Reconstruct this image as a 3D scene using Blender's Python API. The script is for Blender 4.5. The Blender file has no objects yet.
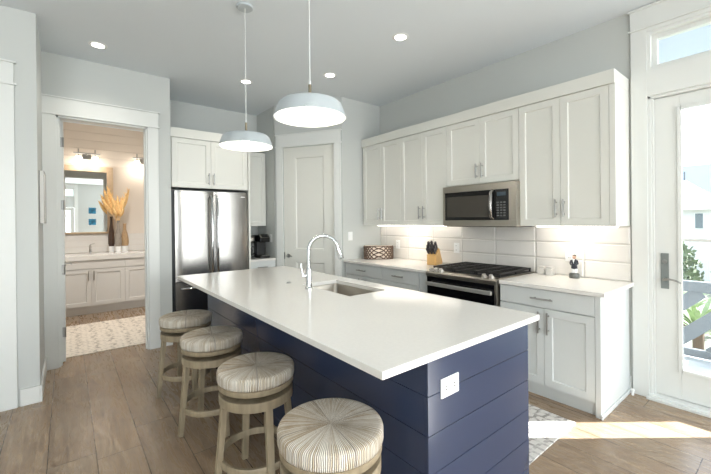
import bpy, math, random
from mathutils import Matrix, Vector
random.seed(7)
S = bpy.context.scene
COL = S.collection
R = math.radians
PI = math.pi

# ------------------------------------------------------------ camera
cam_d = bpy.data.cameras.new('camera')
cam = bpy.data.objects.new('camera', cam_d)
COL.objects.link(cam)
yaw, pit, rol = R(51.334), R(-.161), R(-.556)
F = Vector((math.cos(yaw), math.sin(yaw), 0)); Rt = Vector((math.sin(yaw), -math.cos(yaw), 0)); U = Vector((0, 0, 1))
F2 = F*math.cos(pit) + U*math.sin(pit); U2 = U*math.cos(pit) - F*math.sin(pit)
R3 = Rt*math.cos(rol) + U2*math.sin(rol); U3 = U2*math.cos(rol) - Rt*math.sin(rol)
m = Matrix((R3, U3, -F2)).transposed().to_4x4()
m.translation = Vector((0, 0, 1.442))
cam.matrix_world = m
cam_d.sensor_width = 36; cam_d.lens = 360.785/711*36
cam_d.shift_y = -(237 - 222.216)/711
cam_d.clip_start = .05; cam_d.clip_end = 300
S.camera = cam

# ------------------------------------------------------------ world, sun, daylight
w = bpy.data.worlds.new('sky'); S.world = w; w.use_nodes = True
nt = w.node_tree; bg = nt.nodes['Background']
sky = nt.nodes.new('ShaderNodeTexSky'); sky.sky_type = 'NISHITA'; sky.sun_disc = False
sky.sun_elevation = R(34); sky.sun_rotation = R(129); sky.air_density = 1.0; sky.dust_density = 3.0
mixw = nt.nodes.new('ShaderNodeMix'); mixw.data_type = 'RGBA'; mixw.inputs[0].default_value = .9
nt.links.new(sky.outputs[0], mixw.inputs[6]); mixw.inputs[7].default_value = (.82, .91, 1.0, 1)
nt.links.new(mixw.outputs[2], bg.inputs['Color']); bg.inputs['Strength'].default_value = 2.5

def light(name, kind, loc, energy, color, direction=None, size=None, size_y=None, **k):
    d = bpy.data.lights.new(name, kind); d.energy = energy; d.color = color
    if kind == 'AREA':
        d.shape = 'RECTANGLE'; d.size = size; d.size_y = size_y or size
    for a, b in k.items(): setattr(d, a, b)
    o = bpy.data.objects.new(name, d); COL.objects.link(o); o.location = loc
    if direction: o.rotation_euler = Vector(direction).to_track_quat('-Z', 'Y').to_euler()
    return o
SE = R(34)
light('sun', 'SUN', (8, -4, 8), 30.0, (1, .985, .96), (-.78*math.cos(SE), .625*math.cos(SE), -math.sin(SE)), angle=R(.35))
for xx in (2.0, 3.05): light('rear_daylight_lamp', 'AREA', (xx, -3.9, 1.62), 42, (.93, .97, 1.0), (-.12, 1, .04), .5, 2.2)  # added area lamps imitating daylight at the made-up rear right window
light('rear_daylight_lamp', 'AREA', (-2.15, -3.9, 1.6), 110, (.93, .97, 1.0), (.2, 1, .06), 2.3, 2.2)
light('side_window_daylight', 'AREA', (3.55, -2.3, 1.6), 62, (.93, .97, 1.0), (-1, .25, -.05), 2.2, 2.0)
light('left_fill_lamp', 'AREA', (-3.9, .8, 1.6), 8, (.97, .98, 1.0), (1, .1, -.03), 3.4, 2.2)  # added fill lamp; the left wall has no window
S.view_settings.view_transform = 'Standard'; S.view_settings.look = 'None'
S.view_settings.exposure = 0.3; S.view_settings.gamma = 1.0
S.view_settings.use_curve_mapping = False

# ------------------------------------------------------------ materials
def srgb(r, g, b):
    f = lambda c: (c/255/12.92) if c/255 <= .04045 else ((c/255+.055)/1.055)**2.4
    return (f(r), f(g), f(b), 1)
def mat(name, col, rough=.5, metal=0.0, emit=None, es=1.0, bump=0, bscale=40, vary=0, stretch=(1, 1, 1), coat=0, spec=None):
    m = bpy.data.materials.new(name); m.use_nodes = True
    n = m.node_tree; p = n.nodes['Principled BSDF']
    p.inputs['Base Color'].default_value = col; p.inputs['Roughness'].default_value = rough
    p.inputs['Metallic'].default_value = metal
    if coat: p.inputs['Coat Weight'].default_value = coat
    if spec is not None: p.inputs['Specular IOR Level'].default_value = spec
    if emit:
        p.inputs['Emission Color'].default_value = emit; p.inputs['Emission Strength'].default_value = es
    if bump or vary:
        tc = n.nodes.new('ShaderNodeTexCoord'); mp = n.nodes.new('ShaderNodeMapping'); mp.inputs['Scale'].default_value = stretch
        ns = n.nodes.new('ShaderNodeTexNoise'); ns.inputs['Scale'].default_value = bscale; ns.inputs['Detail'].default_value = 4
        n.links.new(tc.outputs['Object'], mp.inputs[0]); n.links.new(mp.outputs[0], ns.inputs['Vector'])
        if bump:
            b = n.nodes.new('ShaderNodeBump'); b.inputs['Strength'].default_value = bump; b.inputs['Distance'].default_value = .004
            n.links.new(ns.outputs['Fac'], b.inputs['Height']); n.links.new(b.outputs[0], p.inputs['Normal'])
        if vary:
            hs = n.nodes.new('ShaderNodeMix'); hs.data_type = 'RGBA'
            hs.inputs[6].default_value = tuple(c*(1-vary) for c in col[:3])+(1,)
            hs.inputs[7].default_value = tuple(min(1, c*(1+vary)) for c in col[:3])+(1,)
            rp = n.nodes.new('ShaderNodeMapRange'); rp.inputs[1].default_value = .3; rp.inputs[2].default_value = .7
            n.links.new(ns.outputs['Fac'], rp.inputs[0]); n.links.new(rp.outputs[0], hs.inputs[0]); n.links.new(hs.outputs[2], p.inputs['Base Color'])
    return m
M = {}
M['wall'] = mat('wall_paint', srgb(194, 197, 194), .6, bump=.05, bscale=200)
M['ceil'] = mat('ceiling_paint', srgb(220, 226, 230), .8, bump=.04, bscale=150)
M['trim'] = mat('white_trim', srgb(219, 221, 218), .38)
M['cab'] = mat('cabinet_paint', srgb(218, 218, 211), .36)
M['cabdark'] = mat('cabinet_shadow_gap', srgb(120, 120, 116), .6)
M['base'] = mat('base_cabinet_paint', srgb(208, 212, 211), .36)
M['quartz'] = mat('white_quartz', srgb(226, 224, 219), .13, vary=.02, bscale=60)
M['navy'] = mat('navy_paint', srgb(50, 60, 84), .22)
M['navydk'] = mat('navy_groove', srgb(28, 34, 52), .5)
M['steel'] = mat('brushed_steel', srgb(150, 147, 143), .24, 1.0, bump=.35, bscale=2.2, stretch=(4, 4, .5))
M['steel2'] = mat('appliance_steel', srgb(170, 164, 154), .3, 1.0, bump=.04, bscale=80, stretch=(1, .03, 1))
M['knob'] = mat('bright_knob_metal', srgb(214, 212, 208), .38, .85)
M['chrome'] = mat('chrome', srgb(205, 208, 210), .09, 1.0)
M['nickel'] = mat('satin_nickel', srgb(168, 168, 166), .28, 1.0)
M['black'] = mat('black_gloss', srgb(12, 12, 13), .12)
M['blackm'] = mat('black_matte', srgb(28, 27, 27), .55)
M['iron'] = mat('cast_iron', srgb(38, 36, 35), .5, bump=.2, bscale=200)
M['fside'] = mat('fridge_side', srgb(38, 42, 44), .4)
M['plastic'] = mat('white_plastic', srgb(238, 239, 238), .3)
M['tile'] = mat('white_tile', srgb(224, 221, 216), .14, vary=.02, bscale=8)
M['grout'] = mat('grout', srgb(188, 184, 178), .8)
M['shade'] = mat('pendant_enamel', srgb(182, 190, 194), .35)
M['shadein'] = mat('pendant_inner_white', srgb(246, 245, 240), .5)
M['bulb'] = mat('bulb_light', (1, 1, 1, 1), .4, emit=(1, .95, .86, 1), es=14)
M['lens'] = mat('lamp_lens', (1, 1, 1, 1), .4, emit=(1, .96, .88, 1), es=9)
M['led'] = mat('led_strip', (1, 1, 1, 1), .4, emit=(1, .93, .84, 1), es=4)
M['cord'] = mat('pendant_cord', srgb(214, 216, 214), .5)
M['brass'] = mat('brushed_brass_stem', srgb(150, 140, 120), .3, 1.0)
M['bathwall'] = mat('bath_wall_paint', srgb(222, 213, 202), .6)
M['beige'] = mat('beige_frame', srgb(196, 174, 146), .5, vary=.08, bscale=20)
M['mirror'] = mat('mirror_glass', (.9, .93, .94, 1), .02, 1.0)
M['vcab'] = mat('vanity_paint', srgb(216, 214, 209), .4)
M['vasedk'] = mat('dark_vase', srgb(70, 52, 40), .35, vary=.3, bscale=20)
M['vasegr'] = mat('grey_vase', srgb(150, 142, 132), .4, vary=.15, bscale=25)
M['vasetan'] = mat('tan_vase', srgb(176, 146, 110), .5, vary=.2, bscale=25)
M['plume'] = mat('dried_plume', srgb(238, 200, 140), .9, vary=.15, bscale=40)
M['bamboo'] = mat('pale_bamboo', srgb(206, 164, 104), .4, vary=.1, bscale=8, stretch=(8, 8, 1))
M['knife'] = mat('knife_handle', srgb(58, 54, 58), .35)
M['paper'] = mat('artwork_blue', srgb(40, 110, 140), .4, vary=.6, bscale=9)
M['mat_'] = mat('picture_mat', srgb(226, 226, 222), .5)
M['frame'] = mat('dark_frame', srgb(96, 92, 88), .4)
M['lockm'] = mat('dull_grey_metal', srgb(136, 142, 140), .42, .5)
M['glassc'] = mat('coffee_carafe', srgb(40, 36, 34), .05, spec=.8)
M['leaf'] = mat('leaf', srgb(104, 118, 92), .6, vary=.3, bscale=5)
M['leaf2'] = mat('palm_leaf', srgb(134, 150, 112), .5, vary=.25, bscale=5)
M['grass'] = mat('lawn', srgb(116, 120, 106), .9, vary=.25, bscale=3)
M['deck'] = mat('deck_boards', srgb(176, 182, 188), .6, vary=.08, bscale=4)
M['rail'] = mat('rail_paint', srgb(86, 92, 98), .5)
M['green'] = mat('green_cushion', srgb(70, 150, 96), .7)
M['house'] = mat('house_stucco', srgb(204, 204, 202), .8)
M['roof2'] = mat('roof_blue_grey', srgb(170, 180, 198), .7)
M['winglass'] = mat('house_window_glass', srgb(92, 104, 110), .2)
M['soffit'] = mat('porch_ceiling', srgb(160, 168, 186), .6)
M['skin'] = mat('figure_skin', srgb(196, 160, 136), .5)
M['coat'] = mat('figure_coat', srgb(34, 36, 48), .4)
M['silver'] = mat('silver_base', srgb(92, 94, 90), .35, vary=.3, bscale=60)
M['lattice'] = mat('lattice_brown', srgb(92, 74, 62), .6)
M['liner'] = mat('basket_liner', srgb(226, 214, 200), .7)

def glass_mat():
    m = bpy.data.materials.new('window_glass'); m.use_nodes = True; n = m.node_tree
    n.nodes.clear(); out = n.nodes.new('ShaderNodeOutputMaterial'); mx = n.nodes.new('ShaderNodeMixShader')
    tr = n.nodes.new('ShaderNodeBsdfTransparent'); tr.inputs[0].default_value = (.97, .99, .99, 1)
    gl = n.nodes.new('ShaderNodeBsdfGlossy'); gl.inputs['Roughness'].default_value = .02
    mx.inputs[0].default_value = .05
    n.links.new(tr.outputs[0], mx.inputs[1]); n.links.new(gl.outputs[0], mx.inputs[2]); n.links.new(mx.outputs[0], out.inputs[0])
    return m
M['glass'] = glass_mat()

class NB:
    """tiny node-building helper"""
    def __init__(s, name):
        s.m = bpy.data.materials.new(name); s.m.use_nodes = True; s.n = s.m.node_tree
        s.p = s.n.nodes['Principled BSDF']
    def add(s, t, **k):
        x = s.n.nodes.new(t)
        for a, b in k.items(): setattr(x, a, b)
        return x
    def link(s, a, b): s.n.links.new(a, b)
    def math(s, op, a, b=None):
        x = s.add('ShaderNodeMath', operation=op)
        for i, v in enumerate((a, b)):
            if v is None: continue
            if isinstance(v, (int, float)): x.inputs[i].default_value = v
            else: s.link(v, x.inputs[i])
        return x.outputs[0]
    def ramp(s, fac, stops):
        x = s.add('ShaderNodeValToRGB'); s.link(fac, x.inputs[0]); e = x.color_ramp.elements
        while len(e) < len(stops): e.new(.5)
        for i, (p, c) in enumerate(stops): e[i].position = p; e[i].color = c
        return x.outputs[0]
    def mix(s, fac, a, b, blend='MIX'):
        x = s.add('ShaderNodeMix', data_type='RGBA', blend_type=blend)
        for i, v in ((0, fac), (6, a), (7, b)):
            if isinstance(v, (int, float, tuple)): x.inputs[i].default_value = v
            else: s.link(v, x.inputs[i])
        return x.outputs[2]

def wood_floor():
    b = NB('plank_floor'); tc = b.add('ShaderNodeTexCoord'); sp = b.add('ShaderNodeSeparateXYZ'); b.link(tc.outputs['Object'], sp.inputs[0])
    W = .236
    xi = b.math('DIVIDE', b.math('SUBTRACT', sp.outputs[0], .131), W)
    row = b.math('FLOOR', xi)
    fx = b.math('FRACT', b.math('ADD', xi, 100))
    wn = b.add('ShaderNodeTexWhiteNoise', noise_dimensions='1D'); b.link(row, wn.inputs['W'])
    yi = b.math('ADD', b.math('DIVIDE', sp.outputs[1], 1.55), b.math('MULTIPLY', wn.outputs['Value'], 7.3))
    yc = b.math('FLOOR', yi); fy = b.math('FRACT', b.math('ADD', yi, 100))
    cb = b.add('ShaderNodeCombineXYZ'); b.link(row, cb.inputs[0]); b.link(yc, cb.inputs[1])
    w2 = b.add('ShaderNodeTexWhiteNoise', noise_dimensions='2D'); b.link(cb.outputs[0], w2.inputs['Vector'])
    mp = b.add('ShaderNodeMapping'); mp.inputs['Scale'].default_value = (14, 1.6, 1)
    off = b.add('ShaderNodeVectorMath', operation='ADD'); b.link(tc.outputs['Object'], off.inputs[0]); b.link(w2.outputs['Color'], off.inputs[1])
    sc = b.add('ShaderNodeVectorMath', operation='MULTIPLY_ADD'); b.link(w2.outputs['Color'], sc.inputs[0]); sc.inputs[1].default_value = (9, 9, 9); b.link(tc.outputs['Object'], sc.inputs[2])
    b.link(sc.outputs[0], mp.inputs[0])
    n1 = b.add('ShaderNodeTexNoise'); n1.inputs['Scale'].default_value = 2.2; n1.inputs['Detail'].default_value = 8; n1.inputs['Roughness'].default_value = .65; n1.inputs['Distortion'].default_value = 1.2
    b.link(mp.outputs[0], n1.inputs['Vector'])
    n2 = b.add('ShaderNodeTexNoise'); n2.inputs['Scale'].default_value = 2.6; n2.inputs['Detail'].default_value = 3
    b.link(sc.outputs[0], n2.inputs['Vector'])
    grain = b.ramp(n1.outputs['Fac'], [(.28, srgb(100, 80, 62)), (.5, srgb(146, 122, 98)), (.72, srgb(182, 159, 132))])
    tone = b.mix(b.math('MULTIPLY', w2.outputs['Value'], .9), grain, b.mix(.55, grain, srgb(104, 90, 76), 'MIX'))
    tone = b.mix(b.ramp(n2.outputs['Fac'], [(.35, (0, 0, 0, 1)), (.7, (.55, .55, .55, 1))]), tone, srgb(160, 142, 120))
    gx = b.math('LESS_THAN', b.math('ABSOLUTE', b.math('SUBTRACT', fx, .5)), .5-.010)
    gy = b.math('LESS_THAN', b.math('ABSOLUTE', b.math('SUBTRACT', fy, .5)), .5-.0016)
    g = b.math('MULTIPLY', gx, gy)
    col = b.mix(g, srgb(66, 54, 44), tone)
    b.link(col, b.p.inputs['Base Color'])
    rg = b.ramp(n1.outputs['Fac'], [(.3, (.34, .34, .34, 1)), (.8, (.2, .2, .2, 1))]); b.link(rg, b.p.inputs['Roughness'])
    bp = b.add('ShaderNodeBump'); bp.inputs['Strength'].default_value = .25; bp.inputs['Distance'].default_value = .004
    b.link(b.math('ADD', b.math('MULTIPLY', g, 1.0), b.math('MULTIPLY', n1.outputs['Fac'], .25)), bp.inputs['Height']); b.link(bp.outputs[0], b.p.inputs['Normal'])
    return b.m
M['floor'] = wood_floor()

def rush():
    b = NB('woven_rush'); tc = b.add('ShaderNodeTexCoord'); sp = b.add('ShaderNodeSeparateXYZ'); b.link(tc.outputs['Object'], sp.inputs[0])
    ang = b.math('ARCTAN2', sp.outputs[1], sp.outputs[0])
    nz = b.add('ShaderNodeTexNoise'); nz.inputs['Scale'].default_value = 14; nz.inputs['Detail'].default_value = 3; b.link(tc.outputs['Object'], nz.inputs['Vector'])
    a2 = b.math('ADD', ang, b.math('MULTIPLY', nz.outputs['Fac'], .06))
    st = b.math('SINE', b.math('MULTIPLY', a2, 170))
    st01 = b.math('ADD', b.math('MULTIPLY', st, .5), .5)
    q = b.math('ABSOLUTE', b.math('SUBTRACT', b.math('FRACT', b.math('ADD', b.math('DIVIDE', ang, PI/2), 10.2)), .5))   # 0.5 at four seams
    seam = b.math('GREATER_THAN', q, .487)
    rowi = b.math('FLOOR', b.math('MULTIPLY', a2, 47.7))
    wn = b.add('ShaderNodeTexWhiteNoise', noise_dimensions='1D'); b.link(rowi, wn.inputs['W'])
    qi = b.math('FLOOR', b.math('ADD', b.math('DIVIDE', ang, PI/2), 10.2))
    wq = b.add('ShaderNodeTexWhiteNoise', noise_dimensions='1D'); b.link(qi, wq.inputs['W'])
    f = b.math('ADD', b.math('MULTIPLY', wn.outputs['Value'], .35), b.math('ADD', b.math('MULTIPLY', nz.outputs['Fac'], .45), b.math('MULTIPLY', wq.outputs['Value'], .25)))
    base = b.ramp(f, [(.2, srgb(150, 122, 86)), (.40, srgb(204, 188, 162)), (.65, srgb(240, 234, 222))])
    c = b.mix(b.math('MULTIPLY', b.math('POWER', b.math('SUBTRACT', 1.0, st01), 3.0), .95), base, srgb(76, 58, 40))
    c = b.mix(b.math('MULTIPLY', seam, .55), c, srgb(90, 74, 56))
    b.link(c, b.p.inputs['Base Color']); b.p.inputs['Roughness'].default_value = .65
    bp = b.add('ShaderNodeBump'); bp.inputs['Strength'].default_value = .7; bp.inputs['Distance'].default_value = .004
    b.link(st01, bp.inputs['Height']); b.link(bp.outputs[0], b.p.inputs['Normal'])
    return b.m
M['rush'] = rush()
M['stool'] = mat('greywashed_oak', srgb(150, 136, 112), .5, vary=.2, bscale=6, stretch=(6, 6, .8), bump=.15)

def rug_mat(name, base, dark, scale, thr, dens=.5):
    b = NB(name); tc = b.add('ShaderNodeTexCoord'); mp = b.add('ShaderNodeMapping'); mp.inputs['Scale'].default_value = scale; b.link(tc.outputs['Object'], mp.inputs[0])
    v = b.add('ShaderNodeTexVoronoi', feature='DISTANCE_TO_EDGE'); v.inputs['Scale'].default_value = 1; v.inputs['Randomness'].default_value = .45; b.link(mp.outputs[0], v.inputs['Vector'])
    v2 = b.add('ShaderNodeTexVoronoi'); v2.inputs['Scale'].default_value = 3.1; v2.inputs['Randomness'].default_value = .3; b.link(mp.outputs[0], v2.inputs['Vector'])
    n = b.add('ShaderNodeTexNoise'); n.inputs['Scale'].default_value = 25; n.inputs['Detail'].default_value = 4; b.link(tc.outputs['Object'], n.inputs['Vector'])
    a = b.math('LESS_THAN', v.outputs['Distance'], thr); c = b.math('LESS_THAN', v2.outputs['Distance'], .22)
    pat = b.math('MAXIMUM', a, c)
    worn = b.ramp(n.outputs['Fac'], [(dens-.12, (0, 0, 0, 1)), (dens+.12, (1, 1, 1, 1))])
    f = b.math('MULTIPLY', pat, worn)
    b.link(b.mix(b.math('MULTIPLY', f, .8), base, dark), b.p.inputs['Base Color']); b.p.inputs['Roughness'].default_value = .95
    bp = b.add('ShaderNodeBump'); bp.inputs['Strength'].default_value = .4; bp.inputs['Distance'].default_value = .003; b.link(n.outputs['Fac'], bp.inputs['Height']); b.link(bp.outputs[0], b.p.inputs['Normal'])
    return b.m
M['rug'] = rug_mat('faded_medallion_rug', srgb(204, 200, 195), srgb(118, 112, 108), (16, 16, 16), .16, .46)
M['bathrug'] = rug_mat('cream_hatched_rug', srgb(226, 216, 202), srgb(150, 138, 124), (6, 14, 6), .10, .48)

# ------------------------------------------------------------ mesh helpers
class MB:
    def __init__(s): s.v = []; s.f = []
    def box(s, x0, x1, y0, y1, z0, z1):
        i = len(s.v)
        s.v += [(x0, y0, z0), (x1, y0, z0), (x1, y1, z0), (x0, y1, z0), (x0, y0, z1), (x1, y0, z1), (x1, y1, z1), (x0, y1, z1)]
        s.f += [[i+a for a in q] for q in ((3, 2, 1, 0), (4, 5, 6, 7), (0, 1, 5, 4), (1, 2, 6, 5), (2, 3, 7, 6), (3, 0, 4, 7))]
        return s
    def prism(s, pts, y0, y1, axis='y'):
        """outline pts (a,b) swept along axis"""
        i = len(s.v); n = len(pts)
        P = {'y': lambda a, b, t: (a, t, b), 'x': lambda a, b, t: (t, a, b), 'z': lambda a, b, t: (a, b, t)}[axis]
        s.v += [P(a, b, y0) for a, b in pts]+[P(a, b, y1) for a, b in pts]
        s.f.append([i+k for k in range(n)]); s.f.append([i+n+k for k in reversed(range(n))])
        for k in range(n): s.f.append([i+k, i+n+k, i+n+(k+1) % n, i+(k+1) % n])
        return s
    def tube(s, pts, r, seg=10, cap=True, flat=None):
        pts = [Vector(p) for p in pts]; n = len(pts); rs = r if isinstance(r, (list, tuple)) else [r]*n
        i0 = len(s.v); prev = None
        for k, p in enumerate(pts):
            d = (pts[min(k+1, n-1)]-pts[max(k-1, 0)]).normalized()
            if prev is None:
                a = Vector((0, 0, 1)) if abs(d.z) < .9 else Vector((1, 0, 0))
                u = d.cross(a).normalized()
            else: u = (prev-d*prev.dot(d)).normalized()
            prev = u; v = d.cross(u)
            for j in range(seg):
                t = 2*PI*j/seg
                s.v.append(tuple(p+u*math.cos(t)*rs[k]+v*math.sin(t)*rs[k]*(flat or 1)))
        for k in range(n-1):
            for j in range(seg):
                a = i0+k*seg+j; b = i0+k*seg+(j+1) % seg
                s.f.append([a, b, b+seg, a+seg])
        if cap:
            s.f.append([i0+j for j in reversed(range(seg))]); s.f.append([i0+(n-1)*seg+j for j in range(seg)])
        return s
    def lathe(s, prof, seg=48, c=(0, 0, 0), closed=False, sx=1, sy=1):
        i0 = len(s.v); n = len(prof)
        for r, z in prof:
            for j in range(seg):
                t = 2*PI*j/seg; s.v.append((c[0]+r*math.cos(t)*sx, c[1]+r*math.sin(t)*sy, c[2]+z))
        for k in range(n-1 if not closed else n):
            for j in range(seg):
                a = i0+k*seg+j; b = i0+k*seg+(j+1) % seg; kk = ((k+1) % n)
                s.f.append([a, b, i0+kk*seg+(j+1) % seg, i0+kk*seg+j])
        if not closed:
            s.f.append([i0+j for j in reversed(range(seg))]); s.f.append([i0+(n-1)*seg+j for j in range(seg)])
        return s
    def beam(s, p0, p1, w, h, side=None, w1=None, h1=None):
        """rectangular bar from p0 to p1; w across 'side', h across the other"""
        p0, p1 = Vector(p0), Vector(p1); d = (p1-p0).normalized()
        u = Vector(side) if side else (Vector((0, 0, 1)).cross(d) if abs(d.z) < .95 else Vector((1, 0, 0)))
        u = (u-d*u.dot(d)).normalized(); v = d.cross(u); i = len(s.v)
        for p, ww, hh in ((p0, w, h), (p1, w1 or w, h1 or h)):
            for a, b in ((-1, -1), (1, -1), (1, 1), (-1, 1)): s.v.append(tuple(p+u*a*ww/2+v*b*hh/2))
        s.f += [[i+a for a in q] for q in ((3, 2, 1, 0), (4, 5, 6, 7), (0, 1, 5, 4), (1, 2, 6, 5), (2, 3, 7, 6), (3, 0, 4, 7))]
        return s
    def sphere(s, c, r, seg=16, rings=10, sc=(1, 1, 1)):
        prof = [(max(1e-4, r*math.sin(PI*k/rings)), -r*math.cos(PI*k/rings)*sc[2]) for k in range(rings+1)]
        return s.lathe(prof, seg, c, sx=sc[0], sy=sc[1])
    def shaker(s, x0, x1, z0, z1, yf=-.02, th=.019, rail=.058, dep=.009, lip=.006):
        """flat frame with a recessed centre panel, front facing -y"""
        i = len(s.v); a = rail; b = rail+lip
        def ring(k, y): return [(x0+k, y, z0+k), (x1-k, y, z0+k), (x1-k, y, z1-k), (x0+k, y, z1-k)]
        s.v += ring(0, yf)+ring(a, yf)+ring(b, yf+dep)+ring(0, yf+th)
        for k in range(4):
            n = (k+1) % 4
            s.f += [[i+k, i+n, i+4+n, i+4+k], [i+4+k, i+4+n, i+8+n, i+8+k], [i+12+k, i+12+n, i+n, i+k]]
        s.f += [[i+8, i+9, i+10, i+11], [i+15, i+14, i+13, i+12]]
        return s
    def mesh(s, name, smooth=None):
        me = bpy.data.meshes.new(name); me.from_pydata(s.v, [], s.f); me.validate()
        if smooth:
            me.shade_smooth(); me.set_sharp_from_angle(angle=R(smooth))
        me.update(); return me

def prt(name, mb, m, parent=None, smooth=None, bev=None, label=None, loc=None, rot=None):
    me = mb.mesh(name, smooth); me.materials.append(M[m] if isinstance(m, str) else m)
    o = bpy.data.objects.new(name, me); COL.objects.link(o)
    if parent: o.parent = parent
    if loc: o.location = loc
    if rot: o.rotation_euler = rot
    if bev:
        md = o.modifiers.new('bevel', 'BEVEL'); md.width = bev; md.segments = 2; md.limit_method = 'ANGLE'; md.angle_limit = R(40)
    if label: o['label'] = label
    return o
def thing(name, label, cat, loc=(0, 0, 0), rz=0, group=None):
    o = bpy.data.objects.new(name, None); COL.objects.link(o); o.location = loc; o.rotation_euler = (0, 0, rz)
    o.empty_display_size = .05
    o['label'] = label; o['category'] = cat
    if group: o['group'] = group
    return o
def solo(name, mb, m, label, cat, loc=(0, 0, 0), rz=0, group=None, smooth=None, bev=None):
    o = prt(name, mb, m, None, smooth, bev); o.location = loc; o.rotation_euler = (0, 0, rz)
    o['label'] = label; o['category'] = cat
    if group: o['group'] = group
    return o
def struct(name, mb, m, parent=None, loc=None, rz=None, bev=None, smooth=None, label=None, cat=None):
    o = prt(name, mb, m, parent, smooth, bev)
    if loc: o.location = loc
    if rz: o.rotation_euler = (0, 0, rz)
    if parent is None:
        o['kind'] = 'structure'
        if label: o['label'] = label
        if cat: o['category'] = cat
    return o
def sthing(name, label, cat, loc=(0, 0, 0), rz=0):
    o = thing(name, label, cat, loc, rz); o['kind'] = 'structure'; return o
def clone(o, label=None, loc=None, rz=None):
    c = o.copy(); COL.objects.link(c)
    if loc is not None: c.location = loc
    if rz is not None: c.rotation_euler = (0, 0, rz)
    if label: c['label'] = label
    def rec(src, dst):
        for ch in list(src.children):
            k = ch.copy(); COL.objects.link(k); k.parent = dst; rec(ch, k)
    rec(o, c); return c

def pull(mb, x, z, L=.16, vertical=True, yf=-.02, out=.034, r=.0072):
    L *= 1.15
    y = yf-out
    if vertical:
        mb.tube([(x, y, z-L/2), (x, y, z+L/2)], r, 8)
        for s in (-1, 1): mb.tube([(x, yf+.001, z+s*L*.34), (x, y, z+s*L*.34)], r*.85, 8)
    else:
        mb.tube([(x-L/2, y, z), (x+L/2, y, z)], r, 8)
        for s in (-1, 1): mb.tube([(x+s*L*.34, yf+.001, z), (x+s*L*.34, y, z)], r*.85, 8)
    return mb

# ------------------------------------------------------------ room shell
CZ = 3.148
XR = 3.66
struct('floor', MB().box(-4.1, 3.82, -4.15, 7.9, -.12, 0), 'floor', label='wide brown plank wood floor', cat='floor')
struct('ceiling', MB().box(-4.1, 3.82, -4.15, 7.9, CZ, CZ+.12), 'ceil', label='flat grey white ceiling', cat='ceiling')
DY0, DY1 = -.15, .795     # exterior door opening
DT = 2.42; TB, TT = 2.62, 2.935
wr = MB()
wr.box(XR, XR+.14, DY1, 4.1, 0, CZ); wr.box(XR, XR+.14, DY0, DY1, DT, TB); wr.box(XR, XR+.14, DY0, DY1, TT, CZ)
wr.box(XR, XR+.14, -1.1, DY0, 0, CZ); wr.box(XR, XR+.14, -3.5, -1.1, 0, .6); wr.box(XR, XR+.14, -3.5, -1.1, 2.7, CZ); wr.box(XR, XR+.14, -4.15, -3.5, 0, CZ)
struct('wall_right', wr, 'wall', label='pale grey wall behind the range and glass door', cat='wall')
struct('wall_stub', MB().box(2.957, XR-.002, 3.969, 4.08, 0, CZ), 'wall', label='narrow pale wall between pantry door and cabinets', cat='wall')
# diagonal pantry wall, local x from the alcove corner towards the range
PA = (2.39, 4.87); PZ = math.atan2(-.90, .56); PL = 1.06
PD0, PD1, PDT = .135, .945, 2.52
struct('wall_pantry', MB().box(0, PD0, 0, .1, 0, CZ).box(PD1, PL, 0, .1, 0, CZ).box(PD0, PD1, 0, .1, PDT, CZ), 'wall', loc=(PA[0], PA[1], 0), rz=PZ, label='diagonal pale wall around the pantry door', cat='wall')
struct('wall_alcove', MB().box(2.392, 2.47, 4.90, 5.5, 0, CZ), 'wall', label='short wall beside the coffee corner', cat='wall')
struct('wall_back', MB().box(.85, 2.6, 5.5, 5.6, 0, CZ), 'wall', label='pale wall behind refrigerator cabinets', cat='wall')
wb = MB(); OX0, OX1, OT = -.075, .727, 2.535
wb.box(-.30, OX0, 4.70, 4.82, 0, CZ).box(OX1, .968, 4.70, 4.82, 0, CZ).box(OX0, OX1, 4.70, 4.82, OT, CZ).box(.90, .968, 4.82, 4.83, 0, CZ)
struct('wall_divider', MB().box(.95, .968, 4.832, 5.498, 0, CZ), 'wall', label='thin wall between bathroom and refrigerator', cat='wall')
struct('wall_bathroom', wb, 'wall', label='pale wall around the bathroom doorway', cat='wall')
struct('wall_passage', MB().box(-.30, -.182, 3.90, 4.70, 0, CZ), 'wall', label='short side wall left of bathroom doorway', cat='wall')
struct('wall_left', MB().box(-.43, -.30, 3.90, 4.02, 0, CZ).box(-4.1, -1.30, 3.90, 4.02, 0, CZ).box(-1.30, -.43, 3.90, 4.02, 2.535, CZ), 'wall', label='pale blue grey wall at the left edge', cat='wall')
struct('wall_rear', MB().box(-4.1, -3.4, -4.15, -4.0, 0, CZ).box(-3.4, -.95, -4.15, -4.0, 0, .5).box(-3.4, -.95, -4.15, -4.0, 2.75, CZ).box(-.95, -.72, -4.15, -4, 0, CZ)
       .box(-.72, .26, -4.15, -4, 2.15, 2.6).box(-.72, .26, -4.15, -4, 2.94, CZ).box(.26, 1.6, -4.15, -4, 0, CZ).box(3.5, XR, -4.15, -4, 0, CZ).box(1.6, 3.5, -4.15, -4, 0, .5).box(1.6, 3.5, -4.15, -4, 2.75, CZ), 'wall', label='wall behind the camera with windows', cat='wall')  # rear right opening cut for the added daylight lamps
struct('wall_outer', MB().box(-4.2, -4.1, -4.15, 4.02, 0, CZ), 'wall', label='far left wall of the living room', cat='wall')
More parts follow.
